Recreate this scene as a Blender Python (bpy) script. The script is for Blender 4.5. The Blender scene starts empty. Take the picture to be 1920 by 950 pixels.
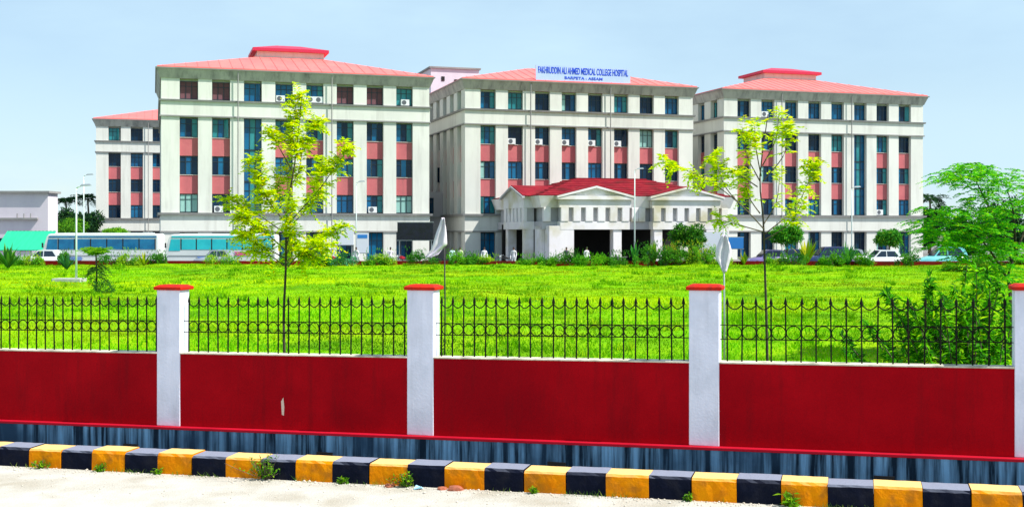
import bpy, math, random
import numpy as np
from mathutils import Vector, Matrix
R = math.radians
random.seed(7); rng = np.random.default_rng(7)
S = bpy.context.scene
COL = S.collection

# ------------------------------------------------------------------ camera
FPX, HOR, CAMZ = 2200.0, 430.0, 2.75            # focal in photo pixels, horizon row, eye height
cd = bpy.data.cameras.new('camera'); cam = bpy.data.objects.new('camera', cd); COL.objects.link(cam)
cd.sensor_width = 36.0; cd.lens = FPX / 1920 * 36
cd.shift_y = -(475 - HOR) / 1920
cd.clip_start = .1; cd.clip_end = 6000
cam.location = (0, 0, CAMZ); cam.rotation_euler = (R(90), 0, 0)
S.camera = cam
# ------------------------------------------------------------------ sky, sun, exposure
SUN_EL = R(52); SUN_AZ = math.atan2(.955, -.30)  # measured from +Y towards +X
W = bpy.data.worlds.new('World'); S.world = W; W.use_nodes = True
nt = W.node_tree; bg = nt.nodes['Background']
sky = nt.nodes.new('ShaderNodeTexSky'); sky.sky_type = 'NISHITA'; sky.sun_disc = False
sky.sun_elevation = SUN_EL; sky.sun_rotation = SUN_AZ
sky.altitude = 50; sky.air_density = 1.0; sky.dust_density = .35; sky.ozone_density = 1.6
# thin veil of cloud drifting over the blue
tc = nt.nodes.new('ShaderNodeTexCoord'); mp = nt.nodes.new('ShaderNodeMapping'); mp.inputs['Scale'].default_value = (1.5, 1.5, 5)
nz = nt.nodes.new('ShaderNodeTexNoise'); nz.inputs['Scale'].default_value = 2.2; nz.inputs['Detail'].default_value = 6; nz.inputs['Roughness'].default_value = .55
rp = nt.nodes.new('ShaderNodeValToRGB'); rp.color_ramp.elements[0].position = .25; rp.color_ramp.elements[0].color = (.22, .22, .22, 1); rp.color_ramp.elements[1].position = .75; rp.color_ramp.elements[1].color = (.95, .95, .95, 1)
mx = nt.nodes.new('ShaderNodeMix'); mx.data_type = 'RGBA'; mx.inputs[7].default_value = (4.2, 5.8, 6.9, 1)
nt.links.new(tc.outputs['Generated'], mp.inputs['Vector']); nt.links.new(mp.outputs[0], nz.inputs['Vector']); nt.links.new(nz.outputs['Fac'], rp.inputs[0])
nt.links.new(rp.outputs[0], mx.inputs[0]); nt.links.new(sky.outputs[0], mx.inputs[6]); nt.links.new(mx.outputs[2], bg.inputs['Color'])
bg.inputs['Strength'].default_value = .105
ld = bpy.data.lights.new('sun', 'SUN'); ld.energy = 5.0; ld.angle = R(.53); ld.color = (1, .955, .88)
sun = bpy.data.objects.new('sun', ld); COL.objects.link(sun)
sdir = Vector((math.sin(SUN_AZ) * math.cos(SUN_EL), math.cos(SUN_AZ) * math.cos(SUN_EL), math.sin(SUN_EL)))
sun.rotation_euler = sdir.to_track_quat('Z', 'Y').to_euler(); sun.location = sdir * 50
S.view_settings.view_transform = 'Standard'; S.view_settings.look = 'None'; S.view_settings.gamma = 1; S.view_settings.use_curve_mapping = False
S.view_settings.exposure = .54
S.render.engine = 'CYCLES'; S.cycles.use_denoising = True; S.cycles.max_bounces = 6; S.cycles.transparent_max_bounces = 4

def at(x, y, Y):                                 # a photo pixel at distance Y -> a point
    return Vector(((x - 960) / FPX * Y, Y, CAMZ + (HOR - y) / FPX * Y))

# ------------------------------------------------------------------ materials
MATS = {}
def mat(name, c1, c2=None, rough=.7, scale=3., detail=6., bump=0., bscale=None, metal=0., spec=.4, stretch=(1, 1, 1), lo=.35, hi=.7, c3=None, s3=1., streak=None):
    m = bpy.data.materials.new(name); m.use_nodes = True; MATS[name] = m
    t = m.node_tree; b = t.nodes['Principled BSDF']
    b.inputs['Roughness'].default_value = rough; b.inputs['Metallic'].default_value = metal; b.inputs['Specular IOR Level'].default_value = spec
    if c2 is None: b.inputs['Base Color'].default_value = (*c1, 1)
    g = t.nodes.new('ShaderNodeNewGeometry')
    if c2 is not None:
        mpn = t.nodes.new('ShaderNodeMapping'); mpn.inputs['Scale'].default_value = stretch
        n = t.nodes.new('ShaderNodeTexNoise'); n.inputs['Scale'].default_value = scale; n.inputs['Detail'].default_value = detail; n.inputs['Roughness'].default_value = .62
        r = t.nodes.new('ShaderNodeValToRGB'); r.color_ramp.elements[0].position = lo; r.color_ramp.elements[1].position = hi
        r.color_ramp.elements[0].color = (*c1, 1); r.color_ramp.elements[1].color = (*c2, 1)
        t.links.new(g.outputs['Position'], mpn.inputs[0]); t.links.new(mpn.outputs[0], n.inputs[0]); t.links.new(n.outputs[0], r.inputs[0])
        out = r.outputs[0]
        if c3 is not None:
            n3 = t.nodes.new('ShaderNodeTexNoise'); n3.inputs['Scale'].default_value = s3; n3.inputs['Detail'].default_value = 4
            r3 = t.nodes.new('ShaderNodeValToRGB'); r3.color_ramp.elements[0].position = .48; r3.color_ramp.elements[1].position = .68
            r3.color_ramp.elements[0].color = (0, 0, 0, 1); r3.color_ramp.elements[1].color = (1, 1, 1, 1)
            mm = t.nodes.new('ShaderNodeMix'); mm.data_type = 'RGBA'; mm.inputs[7].default_value = (*c3, 1)
            t.links.new(g.outputs['Position'], n3.inputs[0]); t.links.new(n3.outputs[0], r3.inputs[0]); t.links.new(r3.outputs[0], mm.inputs[0]); t.links.new(out, mm.inputs[6]); out = mm.outputs[2]
        if streak is not None:                   # run-off stains: tall narrow noise
            sc, sa, ss, sz = streak
            m4 = t.nodes.new('ShaderNodeMapping'); m4.inputs['Scale'].default_value = (ss, ss, ss * sz)
            n4 = t.nodes.new('ShaderNodeTexNoise'); n4.inputs['Scale'].default_value = 1; n4.inputs['Detail'].default_value = 5; n4.inputs['Roughness'].default_value = .7
            r4 = t.nodes.new('ShaderNodeValToRGB'); r4.color_ramp.elements[0].position = .50; r4.color_ramp.elements[1].position = .78; r4.color_ramp.elements[0].color = (0, 0, 0, 1); r4.color_ramp.elements[1].color = (sa, sa, sa, 1)
            m5 = t.nodes.new('ShaderNodeMix'); m5.data_type = 'RGBA'; m5.inputs[7].default_value = (*sc, 1)
            t.links.new(g.outputs['Position'], m4.inputs[0]); t.links.new(m4.outputs[0], n4.inputs[0]); t.links.new(n4.outputs[0], r4.inputs[0]); t.links.new(r4.outputs[0], m5.inputs[0]); t.links.new(out, m5.inputs[6]); out = m5.outputs[2]
        t.links.new(out, b.inputs['Base Color'])
    if bump:
        n2 = t.nodes.new('ShaderNodeTexNoise'); n2.inputs['Scale'].default_value = bscale or scale * 6; n2.inputs['Detail'].default_value = 5
        bp = t.nodes.new('ShaderNodeBump'); bp.inputs['Strength'].default_value = bump; bp.inputs['Distance'].default_value = .02
        t.links.new(g.outputs['Position'], n2.inputs[0]); t.links.new(n2.outputs[0], bp.inputs['Height']); t.links.new(bp.outputs[0], b.inputs['Normal'])
    return m
def leafmat(name, trans=.35, rough=.45):
    m = bpy.data.materials.new(name); m.use_nodes = True; MATS[name] = m
    t = m.node_tree; b = t.nodes['Principled BSDF']; b.inputs['Roughness'].default_value = rough; b.inputs['Specular IOR Level'].default_value = .08
    a = t.nodes.new('ShaderNodeAttribute'); a.attribute_name = 'Col'
    tr = t.nodes.new('ShaderNodeBsdfTranslucent'); ms = t.nodes.new('ShaderNodeMixShader'); ms.inputs[0].default_value = trans
    o = t.nodes['Material Output']
    t.links.new(a.outputs['Color'], b.inputs['Base Color']); t.links.new(a.outputs['Color'], tr.inputs['Color'])
    t.links.new(b.outputs[0], ms.inputs[1]); t.links.new(tr.outputs[0], ms.inputs[2]); t.links.new(ms.outputs[0], o.inputs['Surface'])
    return m
mat('cream', (.73, .735, .68), (.65, .655, .61), .85, .35, stretch=(1.6, 1.6, .35), bump=.1, bscale=8, c3=(.64, .64, .60), s3=.25, streak=((.36, .35, .32), .5, 1.3, .09))
mat('ledge', (.24, .24, .24), (.34, .33, .32), .9, .8, stretch=(1, 1, .3))
mat('fascia', (.46, .45, .41), (.30, .29, .28), .9, .9, stretch=(1.5, 1.5, .15), lo=.42, hi=.75, streak=((.10, .10, .10), .9, 1.6, .08))
mat('panel_red', (.54, .155, .165), (.46, .115, .135), .8, .6, spec=.15, streak=((.30, .12, .12), .6, 1.5, .2))
mat('louvre', (.17, .07, .085), (.13, .055, .07), .8, 3, stretch=(.3, .3, 8))
mat('glass_dark', (.003, .012, .035), (.004, .04, .09), .08, .45, spec=.25)
mat('glass_blue', (.006, .08, .20), (.008, .15, .30), .08, .5, spec=.3)
mat('glass_teal', (.015, .17, .20), (.05, .30, .32), .12, .5, spec=.3)
mat('curtain', (.22, .42, .40), (.30, .52, .47), .35, 2, stretch=(6, 6, .3))
mat('frame', (.02, .035, .05), None, .4)
mat('frame_white', (.55, .56, .55), None, .5)
mat('roof_coral', (.92, .19, .165), (.84, .14, .135), .55, .5, stretch=(1, 1, 1))
mat('roof_crimson', (.50, .02, .07), None, .5)
mat('tile_roof', (.18, .006, .018), (.32, .02, .028), .8, 1.6, spec=.1, c3=(.12, .012, .015), s3=.8, bump=.6, bscale=7)
mat('white_plaster', (.78, .75, .76), (.67, .64, .67), .8, .6, stretch=(1, 1, .4), bump=.1, c3=(.52, .48, .34), s3=.42)
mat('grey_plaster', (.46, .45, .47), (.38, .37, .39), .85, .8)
mat('lavender', (.74, .68, .74), (.64, .58, .66), .85, .4, stretch=(1, 1, .3))
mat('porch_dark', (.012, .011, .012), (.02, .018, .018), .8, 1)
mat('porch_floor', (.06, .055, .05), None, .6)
mat('sign_face', (.42, .54, .84), (.52, .62, .86), .45, .6)
mat('sign_letter', (.005, .06, .68), None, .5)
mat('black_board', (.006, .006, .012), (.012, .012, .03), .25, 2)
mat('board_white', (.72, .75, .82), None, .5)
mat('board_blue', (.03, .22, .62), None, .5)
mat('steel', (.42, .45, .46), None, .4, metal=.6)
mat('pole_white', (.62, .70, .70), None, .45)
mat('pole_dark', (.03, .03, .03), None, .6)
mat('red_wall', (.32, .0, .005), (.42, .001, .007), .8, 1.3, spec=.08, bump=.35, bscale=26, c3=(.27, .0, .005), s3=.7, streak=((.16, .003, .007), .6, 6, .10))
mat('red_bright', (.48, .004, .022), (.38, .002, .016), .6, 2, spec=.15)
mat('cap_red', (.60, .022, .006), (.46, .010, .006), .75, 5, spec=.15, bump=.4, bscale=40, c3=(.30, .02, .015), s3=8)
mat('pillar_white', (.78, .79, .92), (.71, .73, .87), .8, 2.2, spec=.15, stretch=(2, 2, .5), bump=.15, bscale=30, c3=(.66, .68, .80), s3=3, streak=((.40, .40, .46), .32, 9, .10))
mat('coping', (.74, .69, .56), (.50, .46, .36), .9, 5, bump=.4, bscale=40, spec=.1, c3=(.34, .32, .25), s3=6)
mat('plinth', (.18, .38, .62), (.004, .016, .035), .85, 3.4, stretch=(3, 3, .15), lo=.38, hi=.59, c3=(.02, .055, .11), s3=.9, spec=.15, bump=.3, bscale=20)
mat('iron', (.003, .008, .005), (.016, .010, .006), .7, 8, spec=.12)
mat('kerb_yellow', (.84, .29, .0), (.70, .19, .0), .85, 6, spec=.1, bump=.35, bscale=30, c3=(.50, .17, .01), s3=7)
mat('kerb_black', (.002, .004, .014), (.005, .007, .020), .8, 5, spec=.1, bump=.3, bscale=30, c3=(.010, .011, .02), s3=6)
mat('road', (.44, .415, .36), (.53, .51, .46), .95, 2.4, bump=.6, bscale=45, spec=.1, lo=.3, hi=.66, c3=(.39, .355, .29), s3=1.6)
mat('verge', (.12, .10, .07), (.20, .18, .13), .95, 6, bump=.6)
mat('forecourt', (.17, .165, .155), (.22, .21, .20), .9, 1)
mat('ground', (.05, .09, .02), (.09, .12, .03), .95, .2)
mat('lawn', (.12, .36, .0), (.24, .41, .0), .95, .16, stretch=(1, .8, 1), bump=.8, bscale=3, c3=(.06, .19, .0), s3=.35, lo=.38, hi=.62, spec=.05)
mat('edge_red', (.26, .008, .010), (.16, .006, .006), .85, .9, spec=.1, c3=(.10, .02, .01), s3=.6)
mat('soil', (.16, .08, .04), (.22, .12, .06), .95, 3)
mat('bark', (.10, .075, .05), (.17, .13, .09), .9, 9, bump=.5)
mat('bark_dark', (.035, .028, .022), (.07, .055, .04), .9, 9, bump=.5)
mat('white_paint', (.74, .75, .74), None, .3, spec=.5)
mat('bus_white', (.70, .74, .74), (.62, .66, .66), .35, .8)
mat('bus_glass', (.01, .42, .52), (.03, .60, .66), .08, .8, spec=.6)
mat('bus_glass_dark', (.008, .10, .26), (.012, .22, .44), .08, .8, spec=.6)
mat('decal_pink', (.70, .08, .25), None, .4)
mat('decal_blue', (.12, .22, .55), (.25, .38, .65), .4, 1)
mat('rubber', (.012, .012, .013), None, .8)
mat('rim', (.45, .46, .47), None, .35, metal=.7)
mat('car_white', (.72, .74, .76), None, .25, spec=.6)
mat('car_teal', (.18, .60, .62), None, .25, spec=.6)
mat('car_navy', (.02, .035, .13), None, .25, spec=.6)
mat('car_violet', (.20, .16, .38), None, .25, spec=.6)
mat('car_grey', (.30, .34, .40), None, .25, spec=.6)
mat('car_glass', (.008, .02, .04), None, .05, spec=.7)
mat('lamp_red', (.5, .01, .01), None, .3)
mat('lamp_clear', (.8, .8, .78), None, .2)
mat('bike_red', (.35, .01, .02), None, .3); mat('bike_black', (.012, .012, .014), None, .35); mat('bike_violet', (.16, .06, .22), None, .3)
mat('awning_green', (.01, .42, .22), (.02, .50, .26), .6, 1, stretch=(6, .2, 1))
mat('ac_white', (.72, .74, .76), None, .45)
mat('ac_grill', (.10, .11, .13), None, .6)
mat('concrete', (.36, .36, .34), (.48, .48, .45), .9, 3, bump=.3)
mat('cloth', (.68, .62, .72), (.78, .74, .80), .85, 4)
mat('chip', (.70, .55, .45), None, .9)
mat('brick_bit', (.42, .13, .07), (.30, .10, .06), .9, 20, bump=.5)
mat('scrap', (.35, .65, .85), None, .4)
mat('pebble', (.46, .40, .32), (.66, .60, .52), .9, 30)
def lit_tops(name, c, amt):                         # light falling on the upward faces, painted into the base colour as a paler tone
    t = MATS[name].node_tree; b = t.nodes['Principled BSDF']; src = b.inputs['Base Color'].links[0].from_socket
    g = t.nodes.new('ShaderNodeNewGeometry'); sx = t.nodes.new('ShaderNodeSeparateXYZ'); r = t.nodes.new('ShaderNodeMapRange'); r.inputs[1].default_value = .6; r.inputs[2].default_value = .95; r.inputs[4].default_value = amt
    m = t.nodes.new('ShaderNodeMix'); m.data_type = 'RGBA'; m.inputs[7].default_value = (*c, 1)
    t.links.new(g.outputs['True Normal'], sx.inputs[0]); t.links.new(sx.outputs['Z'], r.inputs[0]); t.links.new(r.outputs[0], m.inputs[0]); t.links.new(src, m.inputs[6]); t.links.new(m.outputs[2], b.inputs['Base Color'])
lit_tops('kerb_black', (.25, .27, .35), .9); lit_tops('kerb_yellow', (.80, .60, .26), .75)
leafmat('leaf', .58); leafmat('leaf_far', .3, .7); leafmat('grass', .30, .7)

# ------------------------------------------------------------------ mesh helpers
class MB:
    def __init__(s): s.v = []; s.f = []; s.m = []
    def add(s, vs, fs, mi=0):
        o = len(s.v); s.v += [tuple(p) for p in vs]; s.f += [tuple(o + i for i in f) for f in fs]; s.m += [mi] * len(fs); return s
    def box(s, x0, x1, y0, y1, z0, z1, mi=0):
        return s.add([(x0, y0, z0), (x1, y0, z0), (x1, y1, z0), (x0, y1, z0), (x0, y0, z1), (x1, y0, z1), (x1, y1, z1), (x0, y1, z1)],
                     [(0, 3, 2, 1), (4, 5, 6, 7), (0, 1, 5, 4), (1, 2, 6, 5), (2, 3, 7, 6), (3, 0, 4, 7)], mi)
    def loft(s, rings, cap=True, mi=0):          # rings of equal length, each counter-clockwise seen from the last
        n = len(rings[0]); vs = [p for r in rings for p in r]; fs = []
        for k in range(len(rings) - 1):
            for i in range(n): fs.append((k * n + i, k * n + (i + 1) % n, (k + 1) * n + (i + 1) % n, (k + 1) * n + i))
        if cap: fs += [tuple(reversed(range(n))), tuple(range((len(rings) - 1) * n, len(rings) * n))]
        return s.add(vs, fs, mi)
    def tube(s, pts, rad, n=8, mi=0):
        pts = [Vector(p) for p in pts]; rad = rad if hasattr(rad, '__len__') else [rad] * len(pts); rings = []
        for i, p in enumerate(pts):
            d = (pts[min(i + 1, len(pts) - 1)] - pts[max(i - 1, 0)]).normalized()
            a = d.cross(Vector((0, 0, 1)) if abs(d.z) < .9 else Vector((1, 0, 0))).normalized(); b = d.cross(a)
            rings.append([p + (a * math.cos(t) - b * math.sin(-t)) * rad[i] for t in [2 * math.pi * k / n for k in range(n)]])
        return s.loft(rings, True, mi)
    def prism(s, poly, y0, y1, mi=0):            # poly in x,z extruded along y
        return s.loft([[(x, y1, z) for x, z in poly], [(x, y0, z) for x, z in poly]], True, mi)
    def ring(s, x0, x1, y0, y1, z0, z1, o0, o1, inn=.3):  # rectangular collar: outer offset o0 at z0, o1 at z1
        def rc(o, z): return [(x0 - o, y0 - o, z), (x1 + o, y0 - o, z), (x1 + o, y1 + o, z), (x0 - o, y1 + o, z)]
        rs = [rc(-inn, z0), rc(o0, z0), rc(o1, z1), rc(-inn, z1)]
        vs = [p for r in rs for p in r]; fs = []
        for k in range(4):
            for i in range(4): fs.append((k * 4 + i, k * 4 + (i + 1) % 4, ((k + 1) % 4) * 4 + (i + 1) % 4, ((k + 1) % 4) * 4 + i))
        return s.add(vs, fs)
    def mesh(s, name, mats, smooth=False):
        me = bpy.data.meshes.new(name); me.from_pydata(s.v, [], s.f)
        for m in (mats if isinstance(mats, (list, tuple)) else [mats]): me.materials.append(MATS[m])
        if any(s.m): me.polygons.foreach_set('material_index', s.m)
        if smooth: me.polygons.foreach_set('use_smooth', [True] * len(me.polygons))
        me.update(); return me
def props(o, label=None, cat=None, group=None, kind=None):
    for k, v in (('label', label), ('category', cat), ('group', group), ('kind', kind)):
        if v: o[k] = v
    return o
def put(name, me, parent=None, loc=(0, 0, 0), rz=0, **kw):
    o = bpy.data.objects.new(name, me); COL.objects.link(o); o.location = loc
    if rz: o.rotation_euler = (0, 0, rz)
    if parent is not None: o.parent = parent
    return props(o, **kw)
def obj(name, mb, mats, parent=None, smooth=False, loc=(0, 0, 0), rz=0, bevel=0, **kw):
    o = put(name, mb.mesh(name, mats, smooth), parent, loc, rz, **kw)
    if bevel:
        b = o.modifiers.new('edge', 'BEVEL'); b.width = bevel; b.segments = 2; b.limit_method = 'ANGLE'
    return o
def empty(name, loc=(0, 0, 0), rz=0, **kw): return put(name, None, None, loc, rz, **kw)
def children(o): return [c for c in COL.objects if c.parent == o]
def copy_tree(o, parent=None, kids=None):
    c = o.copy(); COL.objects.link(c); c.parent = parent
    for ch in o.children: copy_tree(ch, c)
    return c

# ------------------------------------------------------------------ setting: ground, lawn, road
FA = R(16.24); FE = Vector((math.cos(FA), -math.sin(FA), 0)); FN = Vector((math.sin(FA), math.cos(FA), 0))   # along the fence, away from the road
F0 = Vector(((294 - 960) / FPX * 15.5, 15.5, 0))
SL = .014
def zb(s): return .165 + SL * s
def FP(s, y, z=0): return F0 + FE * s + FN * y + Vector((0, 0, z))
def farY(X): return 91 - .03 * X
obj('ground', MB().add([(-3000, -3000, -1.3), (3000, -3000, -1.3), (3000, 3000, -1.3), (-3000, 3000, -1.3)], [(0, 1, 2, 3)]), 'ground', kind='structure')
obj('forecourt', MB().add([(-160, farY(-160), -.35), (160, farY(160), -.35), (160, 260, -.35), (-160, 260, -.35)], [(0, 1, 2, 3)]), 'forecourt', kind='structure')
def lawn_h(X, Y):
    return .05 * np.sin(X * .31 + Y * .17) + .05 * np.sin(X * .83 - Y * .41 + 1) * np.sin(Y * .5 + X * .1) + .035 * np.sin(X * 1.9 + Y * .9) * np.sin(Y * 1.1 - X * .7)
nx, ny = 240, 170
XX = np.linspace(-75, 75, nx)[None, :].repeat(ny, 0); TT = np.linspace(0, 1, ny)[:, None] ** 1.3
fenY = 15.5 + .30 - .2913 * (XX + 4.692); YY = fenY + (91 - .03 * XX - fenY) * TT
ZZ = lawn_h(XX, YY)
v = np.stack([XX, YY, ZZ], -1).reshape(-1, 3)
idx = np.arange(nx * ny).reshape(ny, nx); q = np.stack([idx[:-1, :-1], idx[:-1, 1:], idx[1:, 1:], idx[1:, :-1]], -1).reshape(-1, 4)
me = bpy.data.meshes.new('lawn'); me.from_pydata(v.tolist(), [], q.tolist()); me.materials.append(MATS['lawn']); me.polygons.foreach_set('use_smooth', [True] * len(me.polygons))
put('lawn', me, kind='structure')
rd = MB(); ns = 60
for i in range(ns):
    a, b = -60 + 2 * i, -58 + 2 * i
    rd.add([FP(a, -45, zb(a) - .42), FP(b, -45, zb(b) - .42), FP(b, -.93, zb(b) - .42), FP(a, -.93, zb(a) - .42)], [(0, 1, 2, 3)])
obj('road', rd, 'road', kind='structure')
vg = MB(); vg.add([FP(-20, -.66, zb(-20) - .33), FP(30, -.66, zb(30) - .33), FP(30, -.05, zb(30) - .30), FP(-20, -.05, zb(-20) - .30)], [(0, 1, 2, 3)])
obj('verge', vg, 'verge', kind='structure')

# ------------------------------------------------------------------ boundary wall, pillars, railings, kerb
SP, PW, PD = 3.535, .345, .23
PILLARS = [-SP, 0, SP, 7.014, 10.495]
WH = .965
pm = MB().box(0, PW, 0, PD, 0, 1.785).mesh('shaft', 'pillar_white'); cm = MB().loft([[(-.03, -.03, 1.785), (PW + .03, -.03, 1.785), (PW + .03, PD + .06, 1.785), (-.03, PD + .06, 1.785)], [(-.035, -.035, 1.825), (PW + .035, -.035, 1.825), (PW + .035, PD + .065, 1.825), (-.035, PD + .065, 1.825)], [(.02, .02, 1.852), (PW - .02, .02, 1.852), (PW - .02, PD, 1.852), (.02, PD, 1.852)]]).mesh('cap', 'cap_red')
for s in PILLARS:
    t = empty('fence_pillar', FP(s, 0, zb(s + PW / 2)), -FA, label='white square masonry pillar with red cap in the red boundary wall', cat='pillar', group='white pillars along the boundary wall')
    for nm, m_ in (('shaft', pm), ('cap', cm)):
        o = put(nm, m_, t); b = o.modifiers.new('edge', 'BEVEL'); b.width = .007; b.segments = 2
def slab(a, b, y0, y1, z0, z1, n=1):             # a run along the fence that follows its slope, in fence coordinates from s=a
    m = MB(); za, zz = zb(a), zb(b)
    return m.add([(0, y0, za + z0), (b - a, y0, zz + z0), (b - a, y1, zz + z0), (0, y1, za + z0), (0, y0, za + z1), (b - a, y0, zz + z1), (b - a, y1, zz + z1), (0, y1, za + z1)],
                 [(0, 3, 2, 1), (4, 5, 6, 7), (0, 1, 5, 4), (1, 2, 6, 5), (2, 3, 7, 6), (3, 0, 4, 7)])
BW = .0095
def arc_mesh(sp):
    k = MB(); k.tube([(sp * i / 8, 0, -.055 * math.sin(math.pi * i / 8) + .0) for i in range(9)], BW * .75, 5); return k.mesh('scallop', 'iron', True)
def ring_mesh(sp):
    k = MB(); r = sp / 2 - .004; n = 18; rings = []
    for i in range(n):
        a = 2 * math.pi * i / n
        rings.append([((r + .0065 * math.cos(t)) * math.cos(a), .0065 * math.sin(t), (r + .0065 * math.cos(t)) * math.sin(a)) for t in [2 * math.pi * j / 5 for j in range(5)]])
    vs = [p for q_ in rings for p in q_]; fs = [(i * 5 + j, i * 5 + (j + 1) % 5, ((i + 1) % n) * 5 + (j + 1) % 5, ((i + 1) % n) * 5 + j) for i in range(n) for j in range(5)]
    return k.add(vs, fs).mesh('ring', 'iron', True)
bar = MB().tube([(0, 0, 0), (0, 0, .66)], BW, 6); bar.loft([[(BW * 2.1 * math.cos(a), BW * 1.3 * math.sin(a), .655) for a in [2 * math.pi * j / 6 for j in range(6)]], [(BW * 1.6 * math.cos(a), BW * math.sin(a), .69) for a in [2 * math.pi * j / 6 for j in range(6)]], [(.001 * math.cos(a), .001 * math.sin(a), .745) for a in [2 * math.pi * j / 6 for j in range(6)]]])
bar_me = bar.mesh('bar', 'iron')
bay_lab = ['red painted low wall panel running out past the pillar before the chipped one', 'red painted low wall panel with a pale chipped streak', 'red painted low wall panel in front of the porch with white cloth flags either end', 'red painted low wall panel below the leafy bush']
rail_lab = ['black iron railing with ring row in front of the buses', 'black iron railing with ring row in front of the yellow green young tree', 'black iron railing with ring row between the two white cloth flags', 'black iron railing with ring row overgrown by the leafy bush']
for k in range(4):
    a, b = PILLARS[k] + PW, PILLARS[k + 1]
    t = empty('boundary_wall', FP(a, 0, 0), -FA, label=bay_lab[k], cat='wall', group='panels of the red boundary wall')
    obj('wall_panel', slab(a, b, .012, .19, 0, WH - .018), 'red_wall', t)
    obj('coping', slab(a, b, -.004, .205, WH - .018, WH), 'coping', t, bevel=.004)
    if k == 1:
        c = (535 - 960) / FPX; s_ = 1.475
        ch = MB().add([(s_, 0.008, zb(s_) + .20), (s_ + .03, .008, zb(s_) + .19), (s_ + .035, .008, zb(s_) + .30), (s_ + .022, .008, zb(s_) + .42), (s_ - .01, .008, zb(s_) + .37)], [(0, 1, 2, 3, 4)])
        obj('chip', ch, 'chip', t)
    nb = 19 if k == 3 else 22; sp = (b - a) / nb
    g = empty('iron_railing', FP(a, .10, 0), -FA, label=rail_lab[k], cat='railing', group='iron railings on the boundary wall')
    am, rm = arc_mesh(sp), ring_mesh(sp)
    for i in range(nb):
        s0 = sp * (i + .5); z0 = zb(a + s0) + WH - .002
        o = put('bar', bar_me, g, (s0, 0, z0)); o.rotation_euler = (random.uniform(-.012, .012), random.uniform(-.014, .014), 0)
        if i < nb - 1:
            put('scallop', am, g, (s0, 0, z0 + .655)); put('ring', rm, g, (s0 + sp / 2, 0, z0 + .335))
    for zz in (.335 + sp / 2, .335 - sp / 2):
        obj('rail', MB().tube([(0, 0, zb(a) + WH + zz), (b - a, 0, zb(b) + WH + zz)], .0055, 5), 'iron', g)
pl = empty('plinth', FP(-8, 0, 0), -FA, kind='structure')
obj('concrete_base', slab(-8, 20, -.075, .22, -.95, -.035), 'plinth', pl)
obj('foot_ledge', slab(-8, 20, -.085, .225, -.034, 0.), 'red_bright', pl, bevel=.006)
for s in (-.45, 5.35, 9.05, 2.35):
    obj('drain_hole', MB().box(s + 8, s + 8.22, -.09, -.07, zb(s) - .33, zb(s) - .24), 'rubber', pl)
kb = empty('kerb', FP(0, 0, 0), -FA, kind='structure')
PER = .935
for i in range(-7, 20):
    for j, (o_, l_, m_) in enumerate(((0, .477, 'kerb_yellow'), (.477, .458, 'kerb_black'))):
        s = .62 + i * PER + o_; dz = random.uniform(-.008, .008); dy = random.uniform(-.008, .008)
        k_ = MB(); nn = 6
        rings = []
        for q_ in range(nn + 1):
            x = .003 + (l_ - .006) * q_ / nn; e = lambda: random.uniform(-.0035, .0035)
            rings.append([(x, -.95 + dy + e(), -.55), (x, -.945 + dy + e(), -.30), (x, -.94 + dy + e(), -.205 + e()), (x, -.915 + dy, -.178 + dz + e() * .5), (x, -.63 + dy, -.172 + dz + e() * .5), (x, -.61 + dy, -.20), (x, -.61 + dy, -.55)][::-1])
        k_.loft(rings)
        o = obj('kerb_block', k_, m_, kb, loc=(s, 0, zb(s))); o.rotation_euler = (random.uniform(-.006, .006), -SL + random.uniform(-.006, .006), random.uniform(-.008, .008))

# ------------------------------------------------------------------ hospital blocks
BA = R(17.0); BE = Vector((math.cos(BA), math.sin(BA), 0)); BB = Vector((-math.sin(BA), math.cos(BA), 0)); P0 = Vector((-31.4, 105, 0))
def BP(u, v_, z=0): return P0 + BE * u + BB * v_ + Vector((0, 0, z))
ROWS = [(14.5, 16.1), (11.06, 12.75), (7.69, 9.34), (4.30, 5.92), (-.1, 2.42)]
def window_meshes(w, h):
    f = MB(); t_ = .055
    f.box(0, w, -.05, .06, 0, t_); f.box(0, w, -.05, .06, h - t_, h); f.box(0, t_, -.05, .06, t_, h - t_); f.box(w - t_, w, -.05, .06, t_, h - t_)
    pw = (w - t_) / 3
    for i in (1, 2): f.box(i * pw, i * pw + t_, -.045, .055, t_, h - t_)
    f.box(t_, pw, -.04, .05, h * .70, h * .70 + .045); f.box(pw + t_, 2 * pw, -.04, .05, h * .70, h * .70 + .045); f.box(2 * pw + t_, w - t_, -.04, .05, h * .70, h * .70 + .045)
    p = MB().box(t_, pw, .0, .02, t_, h - t_)
    return f.mesh('window', 'frame'), p, pw
WM = {}
def windows_for(w, h):
    key = (round(w, 3), round(h, 3))
    if key not in WM:
        f, p, pw = window_meshes(w, h)
        WM[key] = (f, {m: p.mesh('pane', m) for m in ('glass_dark', 'glass_blue', 'glass_teal', 'curtain', 'louvre')}, pw)
    return WM[key]
def add_window(root, x, y, z, w, h, tone, rz=0):
    f, ps, pw = windows_for(w, h)
    o = put('window', f, root, (x, y, z), rz)
    for i in range(3):
        m_ = tone if not isinstance(tone, tuple) else tone[i]
        q_ = put('pane', ps[m_], o, (i * pw, random.uniform(-.008, .008), 0)); q_.rotation_euler = (random.uniform(-.006, .006), 0, random.uniform(-.012, .012) - (random.uniform(.3, 1.0) if random.random() < .07 and tone != 'louvre' else 0))
    return o
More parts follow.
